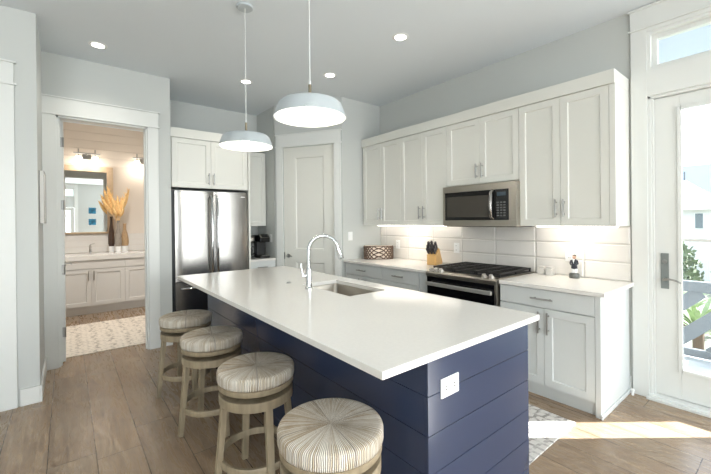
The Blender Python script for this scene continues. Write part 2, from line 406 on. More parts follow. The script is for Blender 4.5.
# bathroom shell
struct('wall_vanity', MB().box(-.42, 2.1, 7.75, 7.85, 0, CZ), 'bathwall', label='cream wall behind the bathroom vanity', cat='wall')
struct('wall_bath_left', MB().box(-.42, -.34, 4.82, 7.75, 0, CZ), 'bathwall', label='left bathroom wall', cat='wall')
struct('wall_bath_right', MB().box(1.9, 2.0, 5.6, 7.75, 0, CZ).box(.868, 2.0, 5.602, 5.66, 0, CZ), 'bathwall', label='right bathroom wall', cat='wall')
# shiplap boards on the vanity wall
sl = MB(); z = 2.46
while z < CZ-.01:
    sl.box(-.34, 1.9, 7.732, 7.75, z, min(z+.137, CZ)); z += .14
struct('trim_1', sl, 'bathwall', label='cream shiplap boards above the bathroom lights', cat='shiplap', bev=.002)
sl = MB()
for k in range(3): sl.box(-.335, 1.895, 7.735, 7.7495, .945+k*.105, .945+k*.105+.102)
solo('vanity_backsplash', sl, 'tile', 'cream tile splashback behind the bathroom vanity tap', 'backsplash', bev=.002)

# baseboards
def bboard(name, pts, lab):
    mb = MB()
    for b in pts: mb.box(*b)
    struct(name, mb, 'trim', bev=.003, label=lab, cat='baseboard')
bboard('baseboard_left', [(-.30, -.182, 3.885, 3.90, 0, .135), (-.182, -.167, 3.885, 4.675, 0, .135)], 'white baseboard wrapping the left wall corner')
bboard('baseboard_bathroom', [(.855, .968, 4.685, 4.70, 0, .135)], 'white baseboard right of bathroom doorway')
bboard('baseboard_right', [(XR-.015, XR, .912, .925, 0, .135)], 'white baseboard beside glass door')

# casings
def casing(name, lab, x0, x1, top, yf, cw=.115, loc=(0, 0, 0), rz=0, hh=.172, left=True, right=True, th=.02, z0=0):
    mb = MB()
    if left: mb.box(x0-cw, x0, yf-th, yf, z0, top)
    if right: mb.box(x1, x1+cw, yf-th, yf, z0, top)
    a = x0-(cw if left else 0)-.006; b = x1+(cw if right else 0)+.006
    mb.box(a+.006, b-.006, yf-th-.004, yf, top+.016, top+hh)
    mb.box(a-.008, b+.008, yf-th-.014, yf, top, top+.016)
    mb.box(a-.008, b+.008, yf-th-.016, yf, top+hh, top+hh+.014)
    o = struct(name, mb, 'trim', loc=loc, rz=rz, bev=.0015, label=lab, cat='door trim'); return o
casing('trim_2', 'white casing around the bathroom doorway', OX0, OX1, OT, 4.70, .11)
jb = MB().box(OX0, OX0+.018, 4.70, 4.82, 0, OT).box(OX1-.018, OX1, 4.70, 4.82, 0, OT).box(OX0, OX1, 4.70, 4.82, OT-.018, OT)
jb.box(OX0+.018, OX0+.03, 4.74, 4.77, 0, OT-.018).box(OX1-.03, OX1-.018, 4.74, 4.77, 0, OT-.018)
struct('trim_3', jb, 'trim', label='white jamb lining of the bathroom doorway', cat='door trim')
casing('trim_4', 'white casing around the pantry door', PD0, PD1, PDT, 0, .10, loc=(PA[0], PA[1], 0), rz=PZ)
casing('trim_5', 'white casing at the left edge of the picture', -1.30, -.43, OT, 3.90, .115)
# exterior door trim (local frame of the right wall: x -> -y world, y -> +x world)
RW = -PI/2
tr = MB(); a0 = -DY1; a1 = -DY0; cwd = .105
tr.box(a0-cwd, a0, -.022, 0, 0, 2.965).box(a1, a1+cwd, -.022, 0, 0, 2.965)
tr.box(a0, a1, -.022, 0, DT, TB).box(a0, a1, -.022, 0, TT, 2.965)
tr.box(a0-cwd-.002, a1+cwd+.002, -.026, 0, 2.981, 3.125).box(a0-cwd-.014, a1+cwd+.014, -.036, 0, 2.965, 2.981).box(a0-cwd-.014, a1+cwd+.014, -.038, 0, 3.125, 3.142)
struct('trim_6', tr, 'trim', loc=(XR, 0, 0), rz=RW, bev=.0015, label='wide white casing around glass door and transom', cat='door trim')
jm = MB().box(a0, a0+.02, 0, .14, 0, DT).box(a1-.02, a1, 0, .14, 0, DT).box(a0, a1, 0, .14, DT-.02, DT).box(a0+.02, a0+.035, .012, .03, 0, DT-.02).box(a0, a1, -.03, .14, 0, .035)
jm.box(a0-.01, a1+.01, -.06, .0, 0, .02)
struct('trim_7', jm, 'trim', loc=(XR, 0, 0), rz=RW, bev=.002, label='white jamb and sill of glass door', cat='door trim')

# exterior door
d1 = sthing('door_1', 'white exterior door with tall glass pane', 'door', (XR+.035, 0, 0), RW)
x0, x1 = a0+.024, a1-.024; g0, g1 = x0+.165, x1-.165; zb, zt = .04, DT-.024; gb, gt = .262, 2.285
db = MB().box(x0, g0, 0, .045, zb, zt).box(g1, x1, 0, .045, zb, zt).box(g0, g1, 0, .045, zb, gb).box(g0, g1, 0, .045, gt, zt)
prt('door_panel', db, 'trim', d1, bev=.002)
st = MB()
for (p, q, r_, s_) in ((g0-.016, g0+.01, gb, gt), (g1-.01, g1+.016, gb, gt)): st.box(p, q, -.012, .004, r_-.016, s_+.016)
st.box(g0, g1, -.012, .004, gb-.016, gb+.01).box(g0, g1, -.012, .004, gt-.01, gt+.016).box(g0, g1, -.004, .03, 1.262, 1.284)
prt('glazing_bead', st, 'trim', d1, bev=.002)
prt('glass_pane', MB().box(g0, g1, .02, .026, gb, gt), 'glass', d1)
hp = prt('lock_plate', MB().box(x0+.045, x0+.095, -.008, 0, .885, 1.165), 'lockm', d1, bev=.002, label='long grey metal lock plate')
hl = MB().tube([(x0+.07, -.008, .96), (x0+.07, -.05, .96)], .011, 10)
hl.tube([(x0+.07, -.05, .96), (x0+.10, -.055, .968), (x0+.14, -.055, .962), (x0+.175, -.055, .945)], [.009, .008, .007, .006], 8)
prt('lever_handle', hl, 'nickel', hp, smooth=40)
prt('keyhole', MB().tube([(x0+.07, -.008, 1.10), (x0+.07, -.014, 1.10)], .016, 16), 'nickel', hp)

# transom window
w1 = sthing('window_1', 'narrow transom window above glass door', 'window', (XR+.0, 0, 0), RW)
fr = MB()
def frame(mb, x0, x1, z0, z1, t, y0, y1):
    mb.box(x0, x0+t, y0, y1, z0, z1).box(x1-t, x1, y0, y1, z0, z1).box(x0+t, x1-t, y0, y1, z0, z0+t).box(x0+t, x1-t, y0, y1, z1-t, z1)
frame(fr, a0, a1, TB, TT, .022, -.014, .14)
frame(fr, a0+.022, a1-.022, TB+.022, TT-.022, .032, .04, .10)
prt('window_frame', fr, 'trim', w1, bev=.002)
prt('glass_pane', MB().box(a0+.05, a1-.05, .066, .072, TB+.05, TT-.05), 'glass', w1)

# pantry door (slab with two recessed panels)
d2 = sthing('door_2', 'closed white two panel pantry door', 'door', (PA[0], PA[1], 0), PZ)
pd = MB(); px0, px1, pz0, pz1 = PD0+.004, PD1-.004, .01, PDT-.01
pa, pb = .31, .785
lv = [(pz0, .27), (.875, 1.035), (2.38, pz1)]
pd.box(px0, pa, .02, .055, pz0, pz1).box(pb, px1, .02, .055, pz0, pz1)
for q in lv: pd.box(pa, pb, .02, .055, *q)
prt('door_slab', pd, 'cab', d2)
for q in ((.27, .875), (1.035, 2.38)):
    prt('recessed_panel', MB().shaker(pa-.001, pb+.001, q[0]-.001, q[1]+.001, .024, .026, .018, .012, .014), 'cab', d2)
hd = prt('door_handle', MB().tube([(.205, .02, .95), (.205, .012, .95)], .03, 20).tube([(.205, .012, .95), (.205, -.03, .95)], .009, 10).tube([(.205, -.03, .95), (.24, -.036, .955), (.29, -.034, .945)], .008, 8), 'nickel', d2, smooth=40, label='satin nickel lever')
prt('edge_plate', MB().box(PD0+.003, PD0+.010, .015, .0215, .90, 1.0), 'blackm', d2)
for zz in (2.25, 1.3, .3): prt('hinge', MB().tube([(PD1-.006, .012, zz-.045), (PD1-.006, .012, zz+.045)], .007, 8), 'nickel', d2)

# bathroom door, swung open into the bathroom
d3 = sthing('door_3', 'open white bathroom door seen edge on', 'door', (OX0+.02, 4.822, 0), 0)
prt('door_slab', MB().box(0, .035, 0, .76, .012, OT-.022), 'trim', d3, bev=.002)
for s, x in ((1, .035), (-1, 0)):
    prt('door_handle', MB().tube([(x, .69, .97), (x+s*.01, .69, .97)], .028, 18).tube([(x+s*.01, .69, .97), (x+s*.05, .69, .97)], .009, 10).tube([(x+s*.05, .69, .97), (x+s*.056, .57, .972)], .008, 8), 'nickel', d3, smooth=40)
for zz in (2.29, 1.64, .97, .32):
    prt('hinge', MB().box(.0, .034, -.006, .0, zz-.05, zz+.05).tube([(.034, -.010, zz-.05), (.034, -.010, zz+.05)], .007, 8), 'nickel', d3)
# door in the left wall, at the picture's edge
d4 = sthing('door_4', 'white door at the left edge of picture', 'door', (-1.30, 3.93, 0), 0)
prt('door_slab', MB().shaker(.004, .866, .01, 2.525, 0, .04, .11, .01, .01), 'trim', d4)
# rear door and transom seen in the bathroom mirror, and unseen windows behind the camera
d5 = sthing('door_5', 'glazed white door reflected in the bathroom mirror', 'door', (-.72, -4.1, 0), 0)
ff = MB(); frame(ff, .01, .97, .01, 2.14, .13, 0, .05); prt('door_frame', ff, 'trim', d5)
prt('glass_pane', MB().box(.13, .85, .02, .026, .13, 2.02), 'glass', d5)
w2 = sthing('window_2', 'transom above the rear door', 'window', (-.72, -4.1, 2.6), 0)
ff = MB(); frame(ff, 0, .98, 0, .34, .05, 0, .06); prt('window_frame', ff, 'trim', w2)
prt('glass_pane', MB().box(.04, .94, .02, .026, .04, .30), 'glass', w2)
casing('trim_8', 'white casing of the rear door', 0, .98, 2.965, 0, .12, loc=(.26, -4.0, 0), rz=PI, hh=.14)
w3 = sthing('window_3', 'large living room window behind the camera', 'window', (-3.4, -4.1, .5), 0)
ff = MB(); frame(ff, 0, 2.45, 0, 2.25, .07, 0, .06); ff.box(1.19, 1.26, 0, .06, .07, 2.18); prt('window_frame', ff, 'trim', w3)
prt('glass_pane', MB().box(.05, 2.4, .02, .026, .05, 2.2), 'glass', w3)
w5 = sthing('added_window_5', 'added unseen window for daylight lamps at the rear right corner', 'window', (1.6, -4.1, .5), 0)  # made-up window, added to hold the rear right daylight lamps
ff = MB(); frame(ff, 0, 1.9, 0, 2.25, .07, 0, .06); ff.box(.92, .98, 0, .06, .07, 2.18); prt('window_frame', ff, 'trim', w5)
prt('glass_pane', MB().box(.05, 1.85, .02, .026, .05, 2.2), 'glass', w5)
w4 = sthing('window_4', 'side window behind the camera', 'window', (XR+.04, -1.1, .6), RW)
ff = MB(); frame(ff, 0, 2.4, 0, 2.1, .07, 0, .06); ff.box(1.165, 1.235, 0, .06, .07, 2.03); prt('window_frame', ff, 'trim', w4)
prt('glass_pane', MB().box(.05, 2.35, .02, .026, .05, 2.05), 'glass', w4)
for z0, lb in ((1.86, 'upper of two square blue artworks reflected in mirror'), (1.37, 'lower of two square blue artworks reflected in mirror')):
    t = thing('framed_artwork', lb, 'picture', (.72, -3.998, z0), 0)
    prt('canvas', MB().box(.015, .285, 0, .02, .015, .285), 'paper', t)
    ff = MB(); frame(ff, 0, .3, 0, .3, .014, 0, .026); prt('frame', ff, 'trim', t)

# ------------------------------------------------------------ upper cabinets on the right wall
XU = 3.305   # door faces
def wall_cab(name, label, loc, rz, W, z0, z1, dep, splits, hz=None, hside=None, mname='cab', group=None, handles=True, extra=None, hl=.13):
    """splits: list of (x0,x1,handle x or None)"""
    t = thing(name, label, 'cabinet', loc, rz, group)
    prt('cabinet_body', MB().box(0, W, 0, dep, z0, z1), mname, t, bev=.001)
    for sx0, sx1, hx in splits:
        d = prt('door', MB().shaker(sx0+.0015, sx1-.0015, z0+.003, z1-.003), mname, t)
        if hx is not None: prt('handle', pull(MB(), hx, hz, hl), 'nickel', d, smooth=40, label='slim satin nickel bar pull')
    return t
UB, UT = 1.382, 2.49
def yl(y, base): return base-y
for yb, ye, mid, lb, z0 in ((3.948, 3.212, 3.575, 'tall white two door wall cabinet next to the pantry wall', UB), (3.211, 2.496, 2.855, 'tall white two door wall cabinet left of microwave', UB),
                        (2.495, 1.678, 2.084, 'short white two door wall cabinet above the microwave', 1.815), (1.677, .958, 1.316, 'tall white two door wall cabinet right of microwave', UB)):
    W = yb-ye
    wall_cab('wall_cabinet', lb, (XU+.02, yb, 0), RW, W, z0, UT, XR-XU-.022, [(0, yb-mid, yb-mid-.032), (yb-mid, W, yb-mid+.032)], (UB+.155 if z0 == UB else z0+.13))
solo('cabinet_filler', MB().box(0, .04, -.018, XR-XU-.022, UB, UT), 'cab', 'plain white end panel closing the wall cabinets beside glass door', 'cabinet panel', (XU+.02, .957, 0), RW, bev=.001)
solo('crown_moulding', MB().box(0, 3.966-.917, -.034, XR-XU-.022, UT+.001, 2.598), 'cab', 'flat white moulding running along the top of the range wall cabinets', 'moulding', (XU+.02, 3.966, 0), RW, bev=.002)
for ya, yb2, lb in ((3.93, 2.55, 'glowing light strip under wall cabinets left of microwave'), (1.64, .98, 'glowing light strip under wall cabinet right of microwave')):
    solo('under_cabinet_light', MB().box(0, ya-yb2, 0, .03, -.012, 0), 'led', lb, 'light strip', (3.56, ya, UB-.001), RW)
    light('strip_light', 'AREA', (3.545, (ya+yb2)/2, UB-.016), 3.6*(ya-yb2), (1, .90, .78), (0.15, 0, -1), .03, (ya-yb2))

# ------------------------------------------------------------ microwave
mw = thing('microwave', 'stainless over the range microwave with black glass door', 'microwave', (3.235, 2.50, 1.378), RW)
MWW = .832; MH = .425
prt('microwave_body', MB().box(0, MWW, .022, XR-3.235-.012, 0, MH), 'steel2', mw, bev=.003)
ff = MB(); ff.box(0, MWW, 0, .021, 0, .062).box(0, MWW, 0, .021, MH-.066, MH).box(0, .03, 0, .021, .062, MH-.066).box(MWW-.075, MWW, 0, .021, .062, MH-.066)
prt('front_frame', ff, 'steel2', mw, bev=.002)
dr = prt('door', MB().box(.031, MWW-.215, -.004, .02, .063, MH-.067), 'black', mw, bev=.003, label='black glass door')
M['mwin'] = mat('microwave_window', srgb(60, 56, 50), .1, coat=.5)
prt('door_window', MB().box(.055, MWW-.28, -.0055, -.003, .095, MH-.115), 'mwin', dr)
hb = MB().beam((MWW-.232, -.05, .085), (MWW-.232, -.05, MH-.085), .030, .012, (1, 0, 0))
hb = MB(); hb.tube([(MWW-.235, -.004, .078), (MWW-.235, -.04, .1), (MWW-.235, -.052, .2), (MWW-.235, -.04, MH-.1), (MWW-.235, -.004, MH-.078)], .017, 12)
prt('handle', hb, 'steel', dr, smooth=50)
cp = prt('control_panel', MB().box(MWW-.213, MWW-.077, -.003, .02, .063, MH-.067), 'black', mw, bev=.002)
M['disp'] = mat('display', srgb(60, 74, 84), .2)
M['jar'] = mat('jar_ceramic', srgb(206, 203, 197), .3)
M['key'] = mat('keypad_key', srgb(96, 96, 96), .4)
prt('display', MB().box(MWW-.19, MWW-.10, -.005, -.002, MH-.13, MH-.095), 'disp', cp)
kb = MB()
for r_ in range(6):
    for c_ in range(3): kb.box(MWW-.192+c_*.033, MWW-.170+c_*.033, -.005, -.0025, .10+r_*.025, .112+r_*.025)
prt('keypad', kb, 'key', cp)
prt('bottom_vent', MB().box(.03, MWW-.03, .03, .36, -.006, .001), 'blackm', mw)

# ------------------------------------------------------------ base cabinets, range wall
XB = 2.985
BD = XR-XB-.022
def base_cab(label, yb, ye, drawers, doors, two=False, name='base_cabinet', toe=True):
    W = yb-ye
    t = thing(name, label, 'cabinet', (XB+.02, yb, 0), RW)
    prt('cabinet_body', MB().box(0, W, 0, BD, .10, .881), 'base', t, bev=.001)
    prt('toe_kick', MB().box(0, W, .012, .03, 0, .10), 'base', t)
    for a, b, z0, z1 in drawers:
        d = prt('drawer', MB().box(a+.0015, b-.0015, -.02, -.001, z0, z1), 'base', t, bev=.0015)
        prt('handle', pull(MB(), (a+b)/2, (z0+z1)/2, .15, False), 'nickel', d, smooth=40)
    for a, b, hx, z0, z1 in doors:
        d = prt('door', MB().shaker(a+.0015, b-.0015, z0, z1), 'base', t)
        if hx: prt('handle', pull(MB(), hx, z1-.11, .15), 'nickel', d, smooth=40)
    return t
base_cab('white base cabinet with drawers below the lattice basket', 3.955, 3.239, [(0, .716, .73, .874)], [(0, .358, .325, .105, .724), (.358, .716, .39, .105, .724)])
base_cab('white base cabinet with drawers directly left of gas range', 3.238, 2.506, [(0, .60, .73, .874), (0, .60, .42, .724), (0, .60, .105, .414)], [])
base_cab('white base cabinet with drawer and two doors right of range', 1.694, .962, [(0, .732, .732, .874)], [(0, .375, .375-.035, .105, .724), (.375, .732, .375+.035, .105, .724)])
ep = thing('end_panel', 'sunlit white end panel of the base cabinet beside glass door', 'cabinet panel', (XB+.02, .961, 0), RW)
prt('side_panel', MB().box(0, .036, -.02, BD, 0, .881), 'base', ep, bev=.001)
prt('shoe_moulding', MB().box(.037, .048, -.032, BD, 0, .03), 'base', ep, bev=.003)
ct = MB().box(0, 3.966-2.508, -.045, BD+.018, .882, .914)
solo('countertop', ct, 'quartz', 'white quartz countertop under knife block and lattice basket', 'countertop', (XB+.02, 3.966, 0), RW, bev=.003)
solo('countertop', MB().box(0, 1.692-.890, -.045, BD+.018, .882, .914), 'quartz', 'white quartz countertop right of range beside glass door', 'countertop', (XB+.02, 1.692, 0), RW, bev=.003)

# backsplash tiles
bs = MB(); TP = .43; TH = .155
for r_ in range(3):
    z0 = .9155+r_*TH; z1 = min(z0+TH-.003, UB-.001 if True else 9)
    y = 1.69-2*TP
    while y < 3.966:
        ya, yb2 = max(y+.0015, .912), min(y+TP-.0015, 3.965)
        if yb2-ya > .03:
            i = len(bs.v); e = .012; h0 = XR-.006; h1 = XR-.013
            bs.v += [(h0, ya, z0), (h0, yb2, z0), (h0, yb2, z1), (h0, ya, z1), (h1, ya+e, z0+e), (h1, yb2-e, z0+e), (h1, yb2-e, z1-e), (h1, ya+e, z1-e)]
            bs.f += [[i+4, i+7, i+6, i+5], [i, i+4, i+5, i+1], [i+1, i+5, i+6, i+2], [i+2, i+6, i+7, i+3], [i+3, i+7, i+4, i]]
        y += TP
so = solo('backsplash', bs, 'tile', 'glossy white tile splashback behind range and counters', 'backsplash')
prt('grout_bed', MB().box(XR-.0065, XR-.0005, .912, 3.966, .915, UB-.001), 'grout', so)

def outlet(label, loc, rz, w=.075, h=.12, kind='outlet', gangs=1, horiz=False, parent=None, name=None):
    nm = name or ('wall_outlet' if kind == 'outlet' else 'light_switch')
    if parent: t = prt(nm, MB().box(-w/2, w/2, -.006, 0, -h/2, h/2), 'plastic', parent, bev=.002, loc=loc, rot=(0, 0, rz), label=label)
    else:
        t = thing(nm, label, 'outlet' if kind == 'outlet' else 'switch', loc, rz)
        prt('cover_plate', MB().box(-w/2, w/2, -.006, 0, -h/2, h/2), 'plastic', t, bev=.002)
    if kind == 'outlet':
        for s in (-1, 1):
            c = (s*.028, 0) if horiz else (0, s*.026)
            k = MB().box(c[0]-.016, c[0]+.016, -.0085, -.005, c[1]-.013, c[1]+.013)
            prt('socket', k, 'plastic', t, bev=.003)
            sl_ = MB()
            for q in (-1, 1):
                if horiz: sl_.box(c[0]-.008, c[0]+.004, -.0092, -.008, c[1]+q*.007-.0022, c[1]+q*.007+.0022)
                else: sl_.box(c[0]+q*.006-.0015, c[0]+q*.006+.0015, -.0092, -.008, c[1]-.003, c[1]+.006)
            prt('slots', sl_, 'blackm', t)
    else:
        for g in range(gangs):
            c = (g-(gangs-1)/2)*.046
            prt('rocker', MB().box(c-.016, c+.016, -.010, -.005, -.032, .032), 'plastic', t, bev=.002)
    return t
outlet('white outlet on the tiles behind the small figurine', (XR-.013, 1.375, 1.11), RW)
outlet('white outlet on the tiles beside the lattice basket', (XR-.013, 3.60, 1.11), RW)
outlet('white outlet on the tiles right behind the knife block', (XR-.013, 2.62, 1.11), RW)
outlet('white rocker switch on the narrow wall beside the pantry door', (3.08, 3.969, 1.235), 0, kind='switch')
outlet('white outlet on the short wall beside the coffee makers', (2.392, 5.02, 1.20), RW)

# ------------------------------------------------------------ gas range
rg = thing('gas_range', 'stainless slide in gas range with black grates', 'stove', (2.985, 2.502, 0), RW)
RWd = .80
prt('range_body', MB().box(.003, RWd-.003, .03, .66, .09, .90), 'fside', rg, bev=.002)
prt('cooktop', MB().box(0, RWd, .0, .665, .901, .921), 'steel2', rg, bev=.004)
cpn = MB().prism([(-.045, .868), (.0, .868), (.0, .921), (-.03, .913), (-.045, .900)], .0, RWd, 'x')
prt('control_panel', cpn, 'steel2', rg, bev=.002)
for kx in (.05, .115, .18, .665, .735):
    p = Vector((kx, -.012, .918)); d = Vector((0, -.45, .89))
    k = MB().tube([p-d*.006, p+d*.008], .025, 20).tube([p+d*.008, p+d*.034], [.021, .018], 20)
    k.beam(p+d*.032-Vector((.015, 0, 0)), p+d*.032+Vector((.015, 0, 0)), .006, .008)
    prt('knob', k, 'knob', rg, smooth=40)
prt('cooktop_well', MB().box(.02, RWd-.02, .05, .64, .9205, .924), 'blackm', rg)
for bx, by, br in ((.16, .19, .05), (.16, .49, .04), (.40, .34, .055), (.64, .19, .045), (.64, .49, .05)):
    prt('burner', MB().lathe([(br+.012, 0), (br+.012, .008), (br, .010), (br, .018), (br-.012, .022), (.001, .022)], 24, (bx, by, .9245)), 'iron', rg, smooth=40)
for gx0, gx1 in ((.022, .270), (.276, .524), (.530, .778)):
    g = MB(); zt_ = .952
    for yy in (.06, .345, .63): g.beam((gx0, yy, zt_), (gx1, yy, zt_), .012, .014)
    for xx in (gx0+.006, (gx0+gx1)/2, gx1-.006): g.beam((xx, .06, zt_), (xx, .63, zt_), .012, .014, (1, 0, 0))
    for yy in (.13, .20, .27, .42, .49, .56): g.beam((gx0+.01, yy, zt_+.001), (gx1-.01, yy, zt_+.001), .008, .012)
    for xx in (gx0+.006, gx1-.006):
        for yy in (.065, .345, .625): g.box(xx-.006, xx+.006, yy-.006, yy+.006, .9245, zt_)
    prt('grate', g, 'iron', rg)
od = prt('oven_door', MB().box(.006, RWd-.006, -.03, .028, .285, .862), 'steel2', rg, bev=.003)
prt('oven_window', MB().box(.008, RWd-.030, -.0325, -.028, .33, .86), 'black', od)
hb = MB().beam((.05, -.085, .765), (RWd-.05, -.085, .765), .02, .032, (0, 0, 1)); hb = MB().box(.03, RWd-.03, -.088, -.066, .775, .812)
for xx in (.07, RWd-.07): hb.box(xx-.012, xx+.012, -.068, -.032, .778, .808)
prt('oven_handle', hb, 'knob', od, bev=.006)
dw = prt('storage_drawer', MB().box(.006, RWd-.006, -.03, .028, .095, .278), 'steel2', rg, bev=.003)
prt('base_kick', MB().box(.02, RWd-.02, .04, .6, 0, .09), 'blackm', rg)

# ------------------------------------------------------------ fridge wall
FY = 4.74
fc = wall_cab('refrigerator_cabinet', 'white two door cabinet above the refrigerator', (.975, FY+.02, 0), 0, .957, 1.875, 2.478, .735, [(0.01, .468, .468-.032), (.468, .948, .468+.032)], 1.875+.115)
solo('refrigerator_side_panel', MB().box(0, .026, 0, .755, 0, 2.478), 'cab', 'tall white panel between refrigerator and coffee corner', 'cabinet panel', (1.934, FY, 0), bev=.001)
solo('crown_moulding', MB().box(0, .99, -.012, .755, 2.479, 2.59), 'cab', 'flat white moulding on top of refrigerator cabinet', 'moulding', (.972, FY, 0), bev=.002)
rf = thing('refrigerator', 'stainless french door refrigerator with dark side', 'refrigerator', (.985, FY-.02, 0))
FW = .935
prt('refrigerator_body', MB().box(0, FW, .07, .74, .02, 1.855), 'fside', rf, bev=.004, label='dark charcoal side')
def fdoor(x0, x1, z0, z1):
    n = 10; pts = []
    mid = (x0+x1)/2; hw = (x1-x0)/2
    pts = [(x0, .068)]
    for k in range(n+1):
        t = -1+2*k/n; pts.append((mid+hw*t, .004 + .012*t*t + (.008 if abs(t) == 1 else 0)))
    pts.append((x1, .068))
    return MB().prism(pts, z0, z1, 'z')
cxx = .481
for x0, x1, hx in ((.03, cxx-.003, cxx-.035), (cxx+.003, FW-.004, cxx+.035)):
    d = prt('door', fdoor(x0, x1, .725, 1.835), 'steel', rf, smooth=25)
    h = MB().tube([(hx, .006, .80), (hx, -.045, .84), (hx, -.055, 1.2), (hx, -.055, 1.45), (hx, -.045, 1.74), (hx, .006, 1.78)], .013, 10)
    prt('handle', h, 'chrome', d, smooth=50)
prt('badge', MB().box(FW-.10, FW-.045, .008, .012, 1.775, 1.783), 'plastic', rf)
fz = prt('freezer_drawer', fdoor(.03, FW-.004, .09, .715), 'steel', rf, smooth=25)
prt('handle', MB().tube([(.09, .006, .645), (.11, -.05, .648), (.5, -.055, .648), (FW-.10, -.05, .648), (FW-.08, .006, .645)], .013, 10), 'chrome', fz, smooth=50)
prt('base_grille', MB().box(.04, FW-.02, .05, .09, .0, .085), 'blackm', rf)
# coffee nook
nc = wall_cab('wall_cabinet', 'narrow white wall cabinet above the coffee makers', (1.962, 5.18, 0), 0, .425, UB, 2.49, .315, [(.0, .415, None)], UB+.15)
nb = thing('base_cabinet', 'narrow white base cabinet below the coffee makers', 'cabinet', (1.962, 4.885, 0))
prt('cabinet_body', MB().box(0, .425, 0, .61, .1, .881), 'base', nb); prt('toe_kick', MB().box(0, .425, .05, .07, 0, .1), 'base', nb)
d = prt('drawer', MB().box(.004, .42, -.02, -.001, .73, .874), 'base', nb, bev=.0015); prt('handle', pull(MB(), .21, .80, .13, False), 'nickel', d, smooth=40)
d = prt('door', MB().shaker(.004, .42, .105, .724), 'base', nb); prt('handle', pull(MB(), .38, .62, .13), 'nickel', d, smooth=40)
solo('countertop', MB().box(0, .428, 0, .635, .882, .914), 'quartz', 'small white quartz countertop under the coffee makers', 'countertop', (1.961, 4.862, 0), bev=.003)
# drip coffee maker
cm = thing('drip_coffee_maker', 'black drip coffee maker with glass carafe, the left of two', 'coffee maker', (2.055, 5.12, .9145))
prt('base', MB().box(-.085, .085, -.10, .13, 0, .03), 'blackm', cm, bev=.006)
prt('water_tank', MB().box(-.085, .085, .03, .13, .03, .33), 'blackm', cm, bev=.008)
tp = prt('brew_head', MB().box(-.085, .085, -.10, .03, .225, .335), 'black', cm, bev=.01)
prt('silver_band', MB().box(-.06, .06, -.104, -.098, .255, .30), 'steel', tp)
cf = prt('carafe', MB().lathe([(.05, 0), (.066, .02), (.068, .09), (.05, .14), (.045, .165), (.001, .165)], 24, (0, -.035, .032)), 'glassc', cm, smooth=50)
prt('carafe_handle', MB().tube([(.05, -.075, .17), (.085, -.11, .165), (.09, -.115, .10), (.06, -.08, .06)], .008, 8), 'blackm', cf, smooth=50)
# pod coffee maker
pm = thing('pod_coffee_maker', 'black pod coffee maker with silver rimmed top, the right of two', 'coffee maker', (2.26, 5.06, .9145))
prt('base', MB().box(-.075, .075, -.12, .13, 0, .035), 'blackm', pm, bev=.01)
prt('column', MB().box(-.07, .07, .02, .13, .035, .26), 'blackm', pm, bev=.012)
hdp = prt('brew_head', MB().prism([(-.12, .235), (.13, .235), (.13, .335), (-.06, .345), (-.125, .30)], -.075, .075, 'x'), 'black', pm, bev=.008)
prt('silver_lid', MB().prism([(-.128, .302), (-.062, .35), (-.03, .352), (-.03, .343), (-.06, .338), (-.12, .292)], -.07, .07, 'x'), 'steel', hdp, bev=.002)
prt('button_panel', MB().prism([(-.118, .316), (-.072, .350), (-.068, .346), (-.114, .312)], -.045, .045, 'x'), 'black', hdp)
prt('drip_tray', MB().box(-.05, .05, -.105, -.02, .035, .042), 'steel', pm)

# ------------------------------------------------------------ island
IX0, IX1, IY0, IY1 = .856, 2.044, .927, 3.923
BX0, BX1, BY0, BY1 = 1.135, 1.978, .96, 3.89
SX0, SX1, SY0, SY1 = 1.55, 1.90, 2.01, 2.66
ctp = MB()
def slab_hole(mb, x0, x1, y0, y1, hx0, hx1, hy0, hy1, z0, z1):
    i = len(mb.v)
    o = [(x0, y0), (x1, y0), (x1, y1), (x0, y1)]; h = [(hx0, hy0), (hx1, hy0), (hx1, hy1), (hx0, hy1)]
    for z in (z0, z1):
        mb.v += [(a, b, z) for a, b in o]+[(a, b, z) for a, b in h]
    for k in range(4):
        n = (k+1) % 4
        mb.f += [[i+8+k, i+8+n, i+12+n, i+12+k], [i+4+k, i+4+n, i+n, i+k], [i+k, i+n, i+8+n, i+8+k], [i+4+n, i+4+k, i+12+k, i+12+n]]
slab_hole(ctp, IX0, IX1, IY0, IY1, SX0, SX1, SY0, SY1, .884, .914)
solo('island_countertop', ctp, 'quartz', 'long white quartz countertop on navy island', 'countertop', bev=.0025)
isl = thing('kitchen_island', 'navy blue island base clad in horizontal boards', 'island', (BX0, BY0, 0))
bw, bl = BX1-BX0, BY1-BY0
core = MB().box(.018, .028, .018, bl-.018, 0, .883).box(.028, bw-.018, .018, .04, 0, .883).box(.028, bw-.018, bl-.04, bl-.018, 0, .883).box(bw-.04, bw-.02, .04, bl-.04, .1, .883)
prt('island_core', core, 'navydk', isl)
def boards(side):
    mb = MB(); zs = [0, .072, .235, .398, .561, .724, .883]
    for a, b in zip(zs[:-1], zs[1:]):
        a2, b2 = a+.0015, b-.0015
        if side == 'end': mb.box(0, bw, 0, .0178, a2, b2)
        if side == 'far': mb.box(0, bw, bl-.0178, bl, a2, b2)
        if side == 'stool': mb.box(0, .0178, .0182, bl-.0182, a2, b2)
    return mb
prt('end_boards', boards('end'), 'navy', isl, bev=.0012)
prt('far_end_boards', boards('far'), 'navy', isl, bev=.0012)
prt('stool_side_boards', boards('stool'), 'navy', isl, bev=.0012)
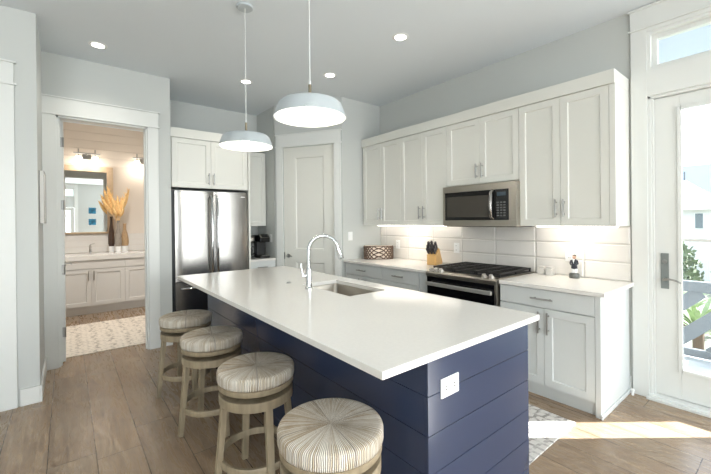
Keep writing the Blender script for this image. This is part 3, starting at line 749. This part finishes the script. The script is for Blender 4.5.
# aisle side doors
for k in range(4):
    a = .05+k*(bl-.1)/4; b = .05+(k+1)*(bl-.1)/4
    mb = MB().shaker(a+.002, b-.002, .11, .87, -.02, .019)
    mb.v = [(bw-.02-y, x, z) for x, y, z in mb.v]
    mb.f = [list(reversed(f)) for f in mb.f]
    mb.v = [(x-.02, y, z) for x, y, z in mb.v]
    d = prt('door', mb, 'navy', isl)
ou = outlet('white horizontal double outlet plate', (.140, 0, .735), 0, .122, .082, parent=isl, horiz=True)

# sink
sk = thing('undermount_sink', 'rectangular stainless sink set into island countertop', 'sink', ((SX0+SX1)/2, (SY0+SY1)/2, .70))
hx, hy = (SX1-SX0)/2, (SY1-SY0)/2
sb = MB(); ri = .0
i = 0
def rrect(hx, hy, r, n=6):
    o = []
    for cx_, cy_, a0_ in ((hx-r, hy-r, 0), (-hx+r, hy-r, 90), (-hx+r, -hy+r, 180), (hx-r, -hy+r, 270)):
        for k in range(n+1):
            t = R(a0_+90*k/n); o.append((cx_+r*math.cos(t), cy_+r*math.sin(t)))
    return o
rings = [(hx+.02, hy+.02, .03, .1835), (hx+.004, hy+.004, .03, .1835), (hx-.002, hy-.002, .03, .17), (hx-.006, hy-.006, .035, .03), (hx-.03, hy-.03, .03, .004), (hx-.17, hy-.25, .005, .0)]
rp = [[(a, b, z) for a, b in rrect(x, y, r)] for x, y, r, z in rings]; n = len(rp[0])
for q in rp: sb.v += q
for k in range(len(rp)-1):
    for j in range(n): sb.f.append([k*n+j, k*n+(j+1) % n, (k+1)*n+(j+1) % n, (k+1)*n+j])
sb.f.append([(len(rp)-1)*n+j for j in range(n)])
prt('basin', sb, 'steel2', sk, smooth=50)
prt('drain', MB().lathe([(.045, 0), (.045, .004), (.03, .005), (.028, .001), (.001, .001)], 24, (0, 0, .001)), 'chrome', sk, smooth=40)
# faucet
fa = thing('kitchen_faucet', 'tall chrome gooseneck faucet beside island sink', 'faucet', (1.478, 2.44, .9145), math.atan2(-.45, .85))
prt('faucet_body', MB().lathe([(.030, 0), (.030, .012), (.024, .018), (.024, .15), (.018, .165), (.001, .165)], 24), 'chrome', fa, smooth=40)
rad = .115; pts = [(0, 0, .155), (0, 0, .30)]
for k in range(1, 15):
    t = R(180-k*12); pts.append((rad+rad*math.cos(t), 0, .30+rad*math.sin(t)))
prt('gooseneck', MB().tube(pts, 0.0150, 14), 'chrome', fa, smooth=50)
e = Vector(pts[-1]); dd = (Vector(pts[-1])-Vector(pts[-2])).normalized()
prt('spray_head', MB().tube([e, e+dd*.03, e+dd*.095, e+dd*.10], [.016, .019, .023, .019], 18), 'chrome', fa, smooth=50)
hd = MB().tube([(-.018, 0, .105), (-.05, 0, .105)], .016, 14).tube([(-.045, 0, .11), (-.056, 0, .15), (-.06, 0, .20)], [.010, .009, .007], 8)
prt('side_handle', hd, 'chrome', fa, smooth=50)
solo('air_switch_button', MB().lathe([(.022, 0), (.022, .004), (.013, .006), (.012, .010), (.001, .010)], 24), 'nickel', 'small round metal button on island countertop left of faucet', 'button', (1.493, 2.80, .9142), smooth=40)

# ------------------------------------------------------------ stools
def make_stool(label, loc, rz):
    t = thing('swivel_stool', label, 'stool', loc, rz, 'woven seat stools along the island')
    Rr = .209
    pr = [(.001, .563), (Rr-.012, .563), (Rr-.003, .567), (Rr, .578), (Rr, .612), (Rr-.003, .620), (Rr-.011, .6255), (Rr-.025, .628), (.13, .629), (.05, .626), (.001, .622)]
    pr = [(a, b+.018) for a, b in pr]
    prt('woven_seat', MB().lathe(pr, 96), 'rush', t, smooth=60)
    prt('seat_ring', MB().lathe([(.15, .550), (.200, .550), (.203, .554), (.203, .578), (.2, .5805), (.15, .5805)], 64, closed=True), 'stool', t, smooth=40)
    prt('seat_underside', MB().lathe([(.001, .5500), (.151, .5500), (.151, .570), (.001, .570)], 48), 'stool', t)
    prt('swivel_plate', MB().lathe([(.001, .5192), (.10, .5192), (.10, .5498), (.001, .5498)], 32), 'blackm', t, smooth=40)
    prt('apron_ring', MB().lathe([(.165, .470), (.196, .470), (.199, .473), (.199, .516), (.196, .519), (.165, .519)], 64, closed=True), 'stool', t, smooth=40)
    prt('apron_disc', MB().lathe([(.001, .507), (.165, .507), (.165, .519), (.001, .519)], 48), 'stool', t)
    for k in range(4):
        a = k*PI/2; dx, dy = math.cos(a), math.sin(a); side = (-dy, dx, 0)
        prt('leg', MB().beam((dx*.222, dy*.222, 0), (dx*.172, dy*.172, .512), .036, .028, side, .040, .034), 'stool', t, bev=.003)
    fr_ = MB().lathe([(.186, .150), (.200, .150), (.202, .153), (.202, .185), (.200, .188), (.186, .188)], 64, closed=True)
    prt('foot_ring', fr_, 'stool', t, smooth=40)
    return t
s0 = make_stool('woven round swivel stool nearest the camera at island corner', (.812, 1.185, 0), R(8))
clone(s0, 'woven round swivel stool second nearest to the camera', (.822, 1.93, 0), R(-4))
clone(s0, 'woven round swivel stool third from the camera, second from refrigerator', (.807, 2.67, 0), R(6))
clone(s0, 'woven round swivel stool farthest away, next to the refrigerator', (.80, 3.36, 0), R(3))

# ------------------------------------------------------------ pendants and ceiling lights
def pendant(label, x, y, zr):
    t = thing('pendant_lamp', label, 'pendant lamp', (x, y, zr), 0, 'white dome pendants over the island')
    top = CZ-zr
    r0 = .207; prof = [(r0, 0), (.180, .074), (.162, .089), (.12, .099), (.03, .110), (.022, .112)]
    inn = [(.020, .106), (.118, .094), (.157, .084), (.175, .072), (r0-.005, .003)]
    prt('lamp_shade', MB().lathe(prof, 64), 'shade', t, smooth=35).data
    o = t.children[-1]
    # rebuild shade as an open shell with a white inside
    me = MB(); me.lathe(prof+inn, 64, closed=True); o.data = me.mesh('lamp_shade', 35); o.data.materials.append(M['shade'])
    liner = MB(); i0 = 0
    ip = [(a-.0015 if a > .03 else a, b-.0015) for a, b in reversed(inn)]
    seg = 64
    for a, b in ip:
        for j in range(seg): liner.v.append((a*math.cos(2*PI*j/seg), a*math.sin(2*PI*j/seg), b))
    for k in range(len(ip)-1):
        for j in range(seg): liner.f.append([k*seg+j, (k+1)*seg+j, (k+1)*seg+(j+1) % seg, k*seg+(j+1) % seg])
    prt('shade_lining', liner, 'shadein', o, smooth=35, label='white inner lining')
    prt('stem', MB().tube([(0, 0, .110), (0, 0, .120)], .016, 16).tube([(0, 0, .120), (0, 0, .190)], .009, 12), 'brass', t, smooth=40, label='brushed metal stem')
    prt('cord', MB().tube([(0, 0, .190), (0, 0, top-.02)], .0035, 8).tube([(0, 0, .189), (0, 0, .21)], .007, 8), 'cord', t, smooth=60)
    prt('ceiling_canopy', MB().lathe([(.058, -.022), (.062, -.018), (.062, -.001), (.001, -.001)][::-1]+[(.001, -.022)], 40, (0, 0, top)), 'shade', t, smooth=40)
    prt('socket', MB().tube([(0, 0, .07), (0, 0, .108)], .02, 16), 'plastic', t)
    prt('bulb', MB().sphere((0, 0, .045), .032, 20, 12), 'bulb', t, smooth=80)
    light('pendant_light', 'POINT', (x, y, zr+.0), 3.5, (1, .93, .82), shadow_soft_size=.04)
pendant('white dome pendant lamp nearer to the camera', 1.092, 1.77, 2.034)
pendant('white dome pendant lamp nearer to the refrigerator', 1.112, 2.76, 2.038)
for (x, y), lb in zip(((.248, 4.219), (1.712, 4.237), (2.41, 3.461), (2.435, 2.348)), ('glowing recessed ceiling light above the bathroom doorway wall', 'glowing recessed ceiling light in front of the refrigerator', 'glowing recessed ceiling light before the pantry door', 'glowing recessed ceiling light over the range aisle')):
    t = thing('recessed_light', lb, 'ceiling light', (x, y, CZ))
    prt('trim_ring', MB().lathe([(.052, -.006), (.075, -.004), (.078, -.0005), (.052, -.0005)], 40, closed=True), 'plastic', t, smooth=40)
    prt('lens', MB().lathe([(.001, -.0008), (.051, -.0008), (.051, -.004), (.001, -.005)], 40), 'lens', t, smooth=40)
    light('recessed_spot', 'SPOT', (x, y, CZ-.02), 18, (1, .93, .83), (0, 0, -1), spot_size=R(125), spot_blend=.9, shadow_soft_size=.06)

# ------------------------------------------------------------ counter items
# knife block
kb_ = thing('knife_block', 'pale wooden knife block on counter left of range', 'knife block', (3.46, 2.80, .9145), R(-75))
prt('block', MB().prism([(-.095, 0), (.075, 0), (.095, .02), (.0, .195), (-.095, .115)], -.060, .060, 'x'), 'bamboo', kb_, bev=.003)
kb_.rotation_euler = (0, 0, R(-75))
bpy.context.view_layer.update()
KR = Matrix.Translation((3.46, 2.80, .9145)) @ Matrix.Rotation(R(-75), 4, 'Z')
nrm = Vector((0, -.62, .78)).normalized(); k_i = 0
for row, (ry, rz_) in enumerate(((-.075, .131), (-.048, .154), (-.018, .179))):
    for c_ in range(3):
        lx = -.038+c_*.038; L = .09+.014*row + (.012 if c_ == 1 else 0)
        p = KR @ Vector((lx, ry, rz_)); q = KR @ (Vector((lx+(c_-1)*.006, ry, rz_))+nrm*L)
        mid = p.copy(); dv = q-p
        mb = MB().beam((0, 0, 0), tuple(dv*.12), .010, .016).beam(tuple(dv*.12), tuple(dv), .020, .028, None, .022, .032)
        solo('kitchen_knife', mb, 'knife', 'dark handled kitchen knife standing in the wooden knife block', 'knife', tuple(mid), 0, 'knives in the knife block', bev=.003)
# lattice basket
bk = thing('lattice_basket', 'brown and cream lattice basket in the counter corner', 'basket', (3.39, 3.73, .9145), R(-39))
bx_, by_, bh = .20, .075, .185
def sup(t, k=1):
    c, s = math.cos(t), math.sin(t); e_ = .55
    return (k*bx_*math.copysign(abs(c)**e_, c), k*by_*math.copysign(abs(s)**e_, s))
ln = MB(); seg = 48
for z_, k in ((0, .93), (bh, .95)):
    for j in range(seg): a, b = sup(2*PI*j/seg, k); ln.v.append((a, b, z_))
for j in range(seg): ln.f.append([j, (j+1) % seg, seg+(j+1) % seg, seg+j])
ln.f.append(list(range(seg))[::-1]); ln.f.append([seg+j for j in range(seg)])
prt('liner', ln, 'liner', bk, smooth=50, label='cream inner box')
lt = MB()
for sgn in (1, -1):
    for j in range(22):
        pts = []
        for k in range(9):
            u = k/8; a, b = sup(2*PI*(j/22)+sgn*u*2*PI*3/22, 1.0); pts.append((a, b, .008+u*(bh-.016)))
        lt.tube(pts, .0085, 6)
for z_ in (.006, bh-.006): lt.tube([(*sup(2*PI*j/48, 1.0), z_) for j in range(49)], .006, 6, cap=False)
prt('lattice', lt, 'lattice', bk, smooth=60)
# white canisters
for x, y, lb in ((3.585, 1.60, 'small white square jar, left one next to range'), (3.575, 1.52, 'small white square jar, right one nearer the figurine')):
    t = thing('salt_cellar', lb, 'jar', (x, y, .9145), R(-90))
    prt('jar_body', MB().box(-.032, .032, -.032, .032, 0, .062), 'jar', t, bev=.006)
    prt('lid', MB().box(-.030, .030, -.030, .030, .063, .076), 'jar', t, bev=.005)
# figurine
fg = thing('figurine', 'small figurine in a dark coat on a dark round base', 'figurine', (3.545, 1.30, .9145), R(-90))
prt('base', MB().lathe([(.040, 0), (.042, .01), (.042, .035), (.034, .045), (.02, .047), (.001, .047)], 24), 'silver', fg, smooth=40)
prt('trousers', MB().tube([(-.011, 0, .046), (-.011, 0, .085)], [.011, .014], 12).tube([(.011, 0, .046), (.011, 0, .085)], [.011, .014], 12), 'plastic', fg, smooth=50, label='white trousers')
prt('coat', MB().lathe([(.022, 0), (.026, .005), (.024, .04), (.026, .06), (.024, .078), (.012, .088), (.001, .090)], 20, (0, 0, .082), sy=.7), 'coat', fg, smooth=50)
prt('shirt_front', MB().prism([(-.009, .170), (.009, .170), (.0, .13)], -.0195, -.012, 'y'), 'plastic', fg)
for s in (-1, 1): prt('arm', MB().tube([(s*.024, 0, .158), (s*.032, -.006, .13), (s*.02, -.018, .118)], [.008, .007, .006], 8), 'coat', fg, smooth=60)
hh_ = prt('head', MB().sphere((0, 0, .188), .017, 16, 10, (.9, 1, 1.15)), 'skin', fg, smooth=80)
prt('hair', MB().sphere((0, .003, .197), .0165, 16, 10, (.95, 1, .8)), 'blackm', hh_, smooth=80)

# ------------------------------------------------------------ rugs
solo('aisle_rug', MB().box(0, .72, 0, 2.3, 0, .009), 'rug', 'faded grey patterned runner rug between island and range', 'rug', (2.07, 1.02, .0005), bev=.003)
solo('bathroom_rug', MB().box(0, 1.14, 0, 1.48, 0, .010), 'bathrug', 'cream hatched rug on the bathroom floor', 'rug', (-.20, 4.965, .0005), bev=.003)

# ------------------------------------------------------------ left wall picture and misc
pf = thing('wall_picture', 'slim picture frame seen edge on beside bathroom doorway', 'picture', (-.181, 4.08, 1.45), PI/2)
ff = MB(); frame(ff, 0, .36, 0, .45, .004, -.032, -.0302); frame(ff, 0, .36, 0, .45, .004, -.004, 0); prt('frame', ff, 'frame', pf)
prt('artwork', MB().box(.0005, .3595, -.030, -.0002, .0005, .4495), 'mat_', pf)
ds = thing('door_stop', 'small white door stop on the floor beside glass door', 'door stop', (3.60, .893, 0))
prt('post', MB().tube([(0, 0, 0), (0, 0, .035)], .010, 12), 'plastic', ds); prt('cap', MB().tube([(0, 0, .035), (0, 0, .048)], .014, 12), 'plastic', ds)

# ------------------------------------------------------------ bathroom contents
VY = 7.10
vt = thing('bathroom_vanity', 'white bathroom vanity cabinet with paired doors', 'cabinet', (-.16, VY+.02, 0))
prt('vanity_body', MB().box(0, 1.82, 0, .60, .13, .86), 'vcab', vt, bev=.001)
prt('toe_kick', MB().box(.02, 1.80, .05, .07, 0, .13), 'vcab', vt)
for k in range(2):
    o = .91*k
    for a, b, hx_ in ((o, o+.455, o+.42), (o+.455, o+.91, o+.49)):
        d = prt('door', MB().shaker(a+.003, b-.003, .14, .718), 'vcab', vt); prt('handle', pull(MB(), hx_, .62, .13), 'nickel', d, smooth=40)
    prt('false_drawer', MB().box(o+.003, o+.907, -.02, -.001, .73, .855), 'vcab', vt, bev=.0015)
solo('vanity_countertop', MB().box(0, 1.86, 0, .65, .862, .942), 'quartz', 'cream countertop on the bathroom vanity', 'countertop', (-.18, VY-.02, 0), bev=.004)
vf = thing('bathroom_faucet', 'small chrome tap on the bathroom vanity', 'faucet', (.30, 7.45, .9425), 0)
prt('tap_body', MB().lathe([(.028, 0), (.028, .008), (.018, .012), (.018, .13), (.001, .13)], 20), 'chrome', vf, smooth=40)
prt('spout', MB().tube([(0, 0, .10), (0, -.10, .115), (0, -.12, .09)], .012, 12), 'chrome', vf, smooth=50)
prt('handle', MB().tube([(0, 0, .13), (0, 0, .15)], .012, 12).tube([(0, 0, .15), (.06, -.01, .17)], .006, 8), 'chrome', vf, smooth=50)
mi = thing('bathroom_mirror', 'large mirror in a wide beige frame over the vanity', 'mirror', (-.30, 7.731, 1.27))
prt('mirror_glass', MB().box(.09, .86, -.012, 0, .03, 1.07), 'mirror', mi)
ff = MB(); ff.box(0, .09, -.03, 0, 0, 1.165).box(.86, .95, -.03, 0, 0, 1.165).box(.09, .86, -.03, 0, 1.07, 1.165).box(.09, .86, -.03, 0, 0, .03)
prt('mirror_frame', ff, 'beige', mi, bev=.003)
M['sglass'] = mat('sconce_glass', (1, 1, 1, 1), .3, emit=(1, .9, .76, 1), es=4)
def sconce(x, lb):
    t = thing('vanity_light', lb, 'wall lamp', (x, 7.733, 2.62))
    prt('back_plate', MB().box(-.06, .06, -.02, 0, -.075, .03), 'nickel', t, bev=.004)
    prt('bar', MB().tube([(-.185, -.08, .02), (.185, -.08, .02)], .012, 12).tube([(0, 0, .0), (0, -.08, .02)], .012, 10), 'nickel', t, smooth=40)
    for s in (-1, 1):
        a = prt('lamp_arm', MB().tube([(s*.115, -.08, .09), (s*.115, -.08, -.03)], .010, 10).tube([(s*.115-.05, -.08, .015), (s*.115+.05, -.08, .015)], .014, 12), 'nickel', t, smooth=40)
        prt('glass_shade', MB().lathe([(.03, -.03), (.045, -.05), (.05, -.13), (.046, -.13), (.001, -.125)], 20, (s*.115, -.08, 0)), 'sglass', a, smooth=40)
        light('vanity_bulb', 'POINT', (x+s*.115, 7.56, 2.44), 2.6, (1, .90, .78), shadow_soft_size=.08)
light('bath_fill_spot', 'SPOT', (.6, 5.9, 3.1), 170, (1, .97, .93), (0, .25, -1), spot_size=R(110), spot_blend=1, shadow_soft_size=.12)  # added spot without a fixture, evens out and brightens the bathroom
sconce(.28, 'two lamp bath light above the framed mirror'); sconce(1.13, 'two lamp bath light at the right edge of doorway')
hk = thing('towel_hook', 'small metal hook on the cream bathroom wall', 'hook', (1.15, 7.749, 1.66))
prt('hook_plate', MB().box(-.012, .012, -.005, 0, -.02, .06), 'nickel', hk); prt('prong', MB().tube([(0, -.005, .05), (0, -.035, .03), (0, -.05, .05), (0, -.045, .09)], .006, 8), 'nickel', hk, smooth=50)
def vase(name, lb, x, y, h, r, m_):
    t = thing(name, lb, 'vase', (x, y, .9425))
    prt('vase_body', MB().lathe([(r*.8, .11), (r, .16), (r, h*.45), (r*.75, h*.62), (r*.42, h*.78), (r*.38, h*.94), (r*.5, h), (r*.42, h), (r*.3, h*.95), (.001, h*.93)], 28), m_, t, smooth=50)
    prt('pale_base', MB().lathe([(r*.78, 0), (r*.82, .01), (r*.82, .11), (.001, .11)], 28), 'plastic', t, smooth=40, label='white foot of the vase')
vase('dark_vase', 'dark brown bottle vase on the bathroom vanity', .60, 7.50, .62, .048, 'vasedk')
vase('grey_vase', 'grey bottle vase in the middle of three on vanity', .685, 7.36, .55, .05, 'vasegr')
vase('tan_vase', 'tan bottle vase at the right on bathroom vanity', .79, 7.46, .50, .06, 'vasetan')
pts0 = [(-.17, 1.00, .0), (-.13, 1.10, .03), (-.09, .96, -.03), (-.03, .86, .02), (.02, .80, -.02), (.06, .92, .03), (.11, .98, -.02), (.15, 1.06, .02), (-.20, .88, -.02), (.0, .93, .04), (-.06, .74, -.05), (.07, .76, -.05), (-.11, .86, .05)]
for j, (dx, hz_, dy) in enumerate(pts0):
    base = Vector((0, 0, .0)); tip = Vector((dx, dy, hz_-.52+.06))
    mb = MB(); mid = tip*.45
    mb.tube([base, mid*.9], .003, 5)
    prof = [.008, .042, .058, .050, .032, .005]
    mb.tube([mid*.8+(tip-mid*.8)*(k/5)+Vector((dx*.12*(k/5)**2, 0, 0)) for k in range(6)], prof, 8, flat=.6)
    for q in range(26):
        u = random.uniform(.05, .95); p = mid*.8+(tip-mid*.8)*u; an = random.uniform(0, 2*PI); L = .035+.02*random.random()
        mb.beam(p, p+Vector((math.cos(an)*L*.7, math.sin(an)*L*.5, L)), .008, .003, None, .002, .002)
    solo('dried_plume', mb, 'plume', 'golden dried grass plume standing in the grey vase', 'dried plant', (.685+dx*.05, 7.36+dy*.1, .9425+.50), 0, 'dried grass plumes in the vase', smooth=60)

# ------------------------------------------------------------ outside
GZ = -.9
struct('ground', MB().box(3.9, 60, -30, 40, GZ-.1, GZ), 'grass', label='lawn outside the glass door', cat='lawn')
dk = MB(); x = 3.81
while x < 5.45:
    dk.box(x, x+.135, -3.5, 4.5, -.09, -.05); x += .14
struct('porch_deck', dk, 'deck', label='grey boards of the porch deck', cat='deck')
struct('porch_ceiling', MB().box(3.81, 5.62, -3.5, 4.5, 3.27, 3.36), 'soffit', label='pale porch ceiling above the deck', cat='ceiling')
rl = thing('porch_railing', 'grey blue porch railing with diagonal boards', 'railing', (5.2, 0, 0))
prt('top_rail', MB().box(-.05, .05, -3.4, 4.2, .66, .77), 'rail', rl, bev=.004)
prt('bottom_rail', MB().box(-.03, .03, -3.4, 4.2, -.03, .05), 'rail', rl, bev=.004)
for yy in (1.6, 3.4, -.9, -2.9): prt('post', MB().box(-.045, .045, yy-.045, yy+.045, -.05, .66), 'rail', rl, bev=.003)
yy = -2.9
while yy < 3.6:
    prt('diagonal_board', MB().beam((0, yy+.64, .02), (0, yy, .66), .022, .13, (1, 0, 0)), 'rail', rl); yy += .36
ch = thing('lounge_chair', 'white outdoor chair with green cushion beyond the railing', 'chair', (5.95, .95, GZ), R(-70))
prt('chair_frame', MB().box(-.4, .9, -.35, .35, .30, .36).beam((-.4, 0, .36), (-.8, 0, .9), .7, .05, (0, 1, 0)), 'plastic', ch, bev=.01)
for sx in (-.35, .85):
    for sy in (-.3, .3): prt('leg', MB().box(sx-.03, sx+.03, sy-.03, sy+.03, 0, .30), 'plastic', ch)
prt('cushion', MB().box(-.36, .86, -.32, .32, .361, .43), 'green', ch, bev=.02)
def bush(lb, x, y, h, r, n, m_='leaf'):
    mb = MB()
    for k in range(n):
        a = random.uniform(0, 2*PI); el = random.uniform(-.2, 1)*PI/2; rr = r*random.uniform(.6, 1)
        p = Vector((rr*math.cos(a)*math.cos(el), rr*math.sin(a)*math.cos(el), h*.5+h*.5*math.sin(el)*random.uniform(.7, 1)))
        d = Vector((random.uniform(-1, 1), random.uniform(-1, 1), random.uniform(.1, 1))).normalized()
        L = .12*random.uniform(.7, 1.3); s_ = d.cross(Vector((random.random(), random.random(), .3))).normalized()*L*.35
        i = len(mb.v); mb.v += [tuple(p), tuple(p+d*L*.5+s_), tuple(p+d*L), tuple(p+d*L*.5-s_)]; mb.f.append([i, i+1, i+2, i+3])
    t = thing('shrub', lb, 'shrub', (x, y, GZ)); prt('foliage', mb, m_, t)
    prt('stem', MB().tube([(0, 0, 0), (0, 0, h*.6)], .04, 8), 'lattice', t)
bush('rounded green shrub in front of neighbouring house, left side of pane', 11.0, 1.98, 1.85, .55, 1300)
bush('rounded green shrub in front of neighbouring house, right side of pane', 11.0, .72, 1.80, .55, 1300)
def palm(lb, x, y, h, n):
    t = thing('spiky_palm', lb, 'palm', (x, y, GZ)); mb = MB()
    for k in range(n):
        a = 2*PI*k/n+random.uniform(-.2, .2); el = random.uniform(.25, 1.2); L = random.uniform(.7, 1.0)*h*.75
        p0 = Vector((0, 0, h*.35)); d = Vector((math.cos(a)*math.cos(el), math.sin(a)*math.cos(el), math.sin(el)))
        sd = Vector((-math.sin(a), math.cos(a), 0)); i = len(mb.v)
        for q in range(6):
            u = q/5; p = p0+d*L*u-Vector((0, 0, .35*L*u*u)); ww = .03*math.sin(PI*(.12+.85*u))+.003
            mb.v += [tuple(p-sd*ww), tuple(p+sd*ww)]
        for q in range(5): mb.f.append([i+2*q, i+2*q+1, i+2*q+3, i+2*q+2])
    prt('fronds', mb, 'leaf2', t); prt('trunk', MB().tube([(0, 0, 0), (0, 0, h*.4)], .07, 10), 'lattice', t)
palm('pale green spiky palm right outside the railing', 7.6, 1.05, 1.65, 46)
palm('pale green spiky palm farther from the railing', 9.4, 1.45, 1.3, 40)
for cy_, cw_, lb in ((-.655, .19, 'white porch column at the railing, the wider one'), (-.84, .06, 'slim white porch downpipe beside the column')):
    t = thing('porch_column', lb, 'column', (5.42, cy_-.18, -.049))
    prt('shaft', MB().box(-cw_/2, cw_/2, -cw_/2, cw_/2, 0, 3.30), 'trim', t, bev=.004)
    prt('column_cap', MB().box(-cw_/2-.02, cw_/2+.02, -cw_/2-.02, cw_/2+.02, 3.24, 3.318) if cw_ > .1 else MB().box(-.04, .04, -.04, .04, 3.2, 3.25), 'trim', t)
# neighbouring house
hs = thing('neighbouring_house', 'white neighbouring house with hipped roof and small window', 'house', (18, 2.0, GZ))
HW = 3.2
prt('house_wall', MB().box(0, 5, -HW, .62, 0, 2.95), 'house', hs)
def pyr(cx_, cy_, hx_, hy_, z0, z1):
    mb = MB(); mb.v = [(cx_-hx_, cy_-hy_, z0), (cx_+hx_, cy_-hy_, z0), (cx_+hx_, cy_+hy_, z0), (cx_-hx_, cy_+hy_, z0), (cx_, cy_, z1)]
    mb.f = [[3, 2, 1, 0], [0, 1, 4], [1, 2, 4], [2, 3, 4], [3, 0, 4]]; return mb
prt('turret_wall', MB().box(-1.2, .8, -.2, 1.8, 0, 2.62), 'house', hs)
M['roof1'] = mat('roof_pale_shingle', srgb(196, 188, 180), .8, vary=.12, bscale=4, stretch=(1, 1, 8))
prt('turret_roof', pyr(-.2, .8, 1.3, 1.3, 2.62, 3.75), 'roof1', hs)
prt('finial', MB().tube([(-.2, .8, 3.7), (-.2, .8, 4.05)], .03, 8), 'rail', hs)
wn_ = prt('window', MB().box(-1.24, -1.2, .15, .40, 1.96, 2.52), 'trim', hs); prt('pane', MB().box(-1.26, -1.24, .18, .37, 1.99, 2.49), 'winglass', wn_)
hb2 = thing('distant_building', 'long pale blue roofed building behind neighbouring house', 'house', (28, 0, GZ))
prt('roof', MB().prism([(-12, 1.5), (14, 1.5), (13, 5.35), (-12, 5.35)], 0, 3, 'x'), 'roof2', hb2)
prt('wall', MB().box(.3, 3, -11, 13, 0, 1.5), 'house', hb2)
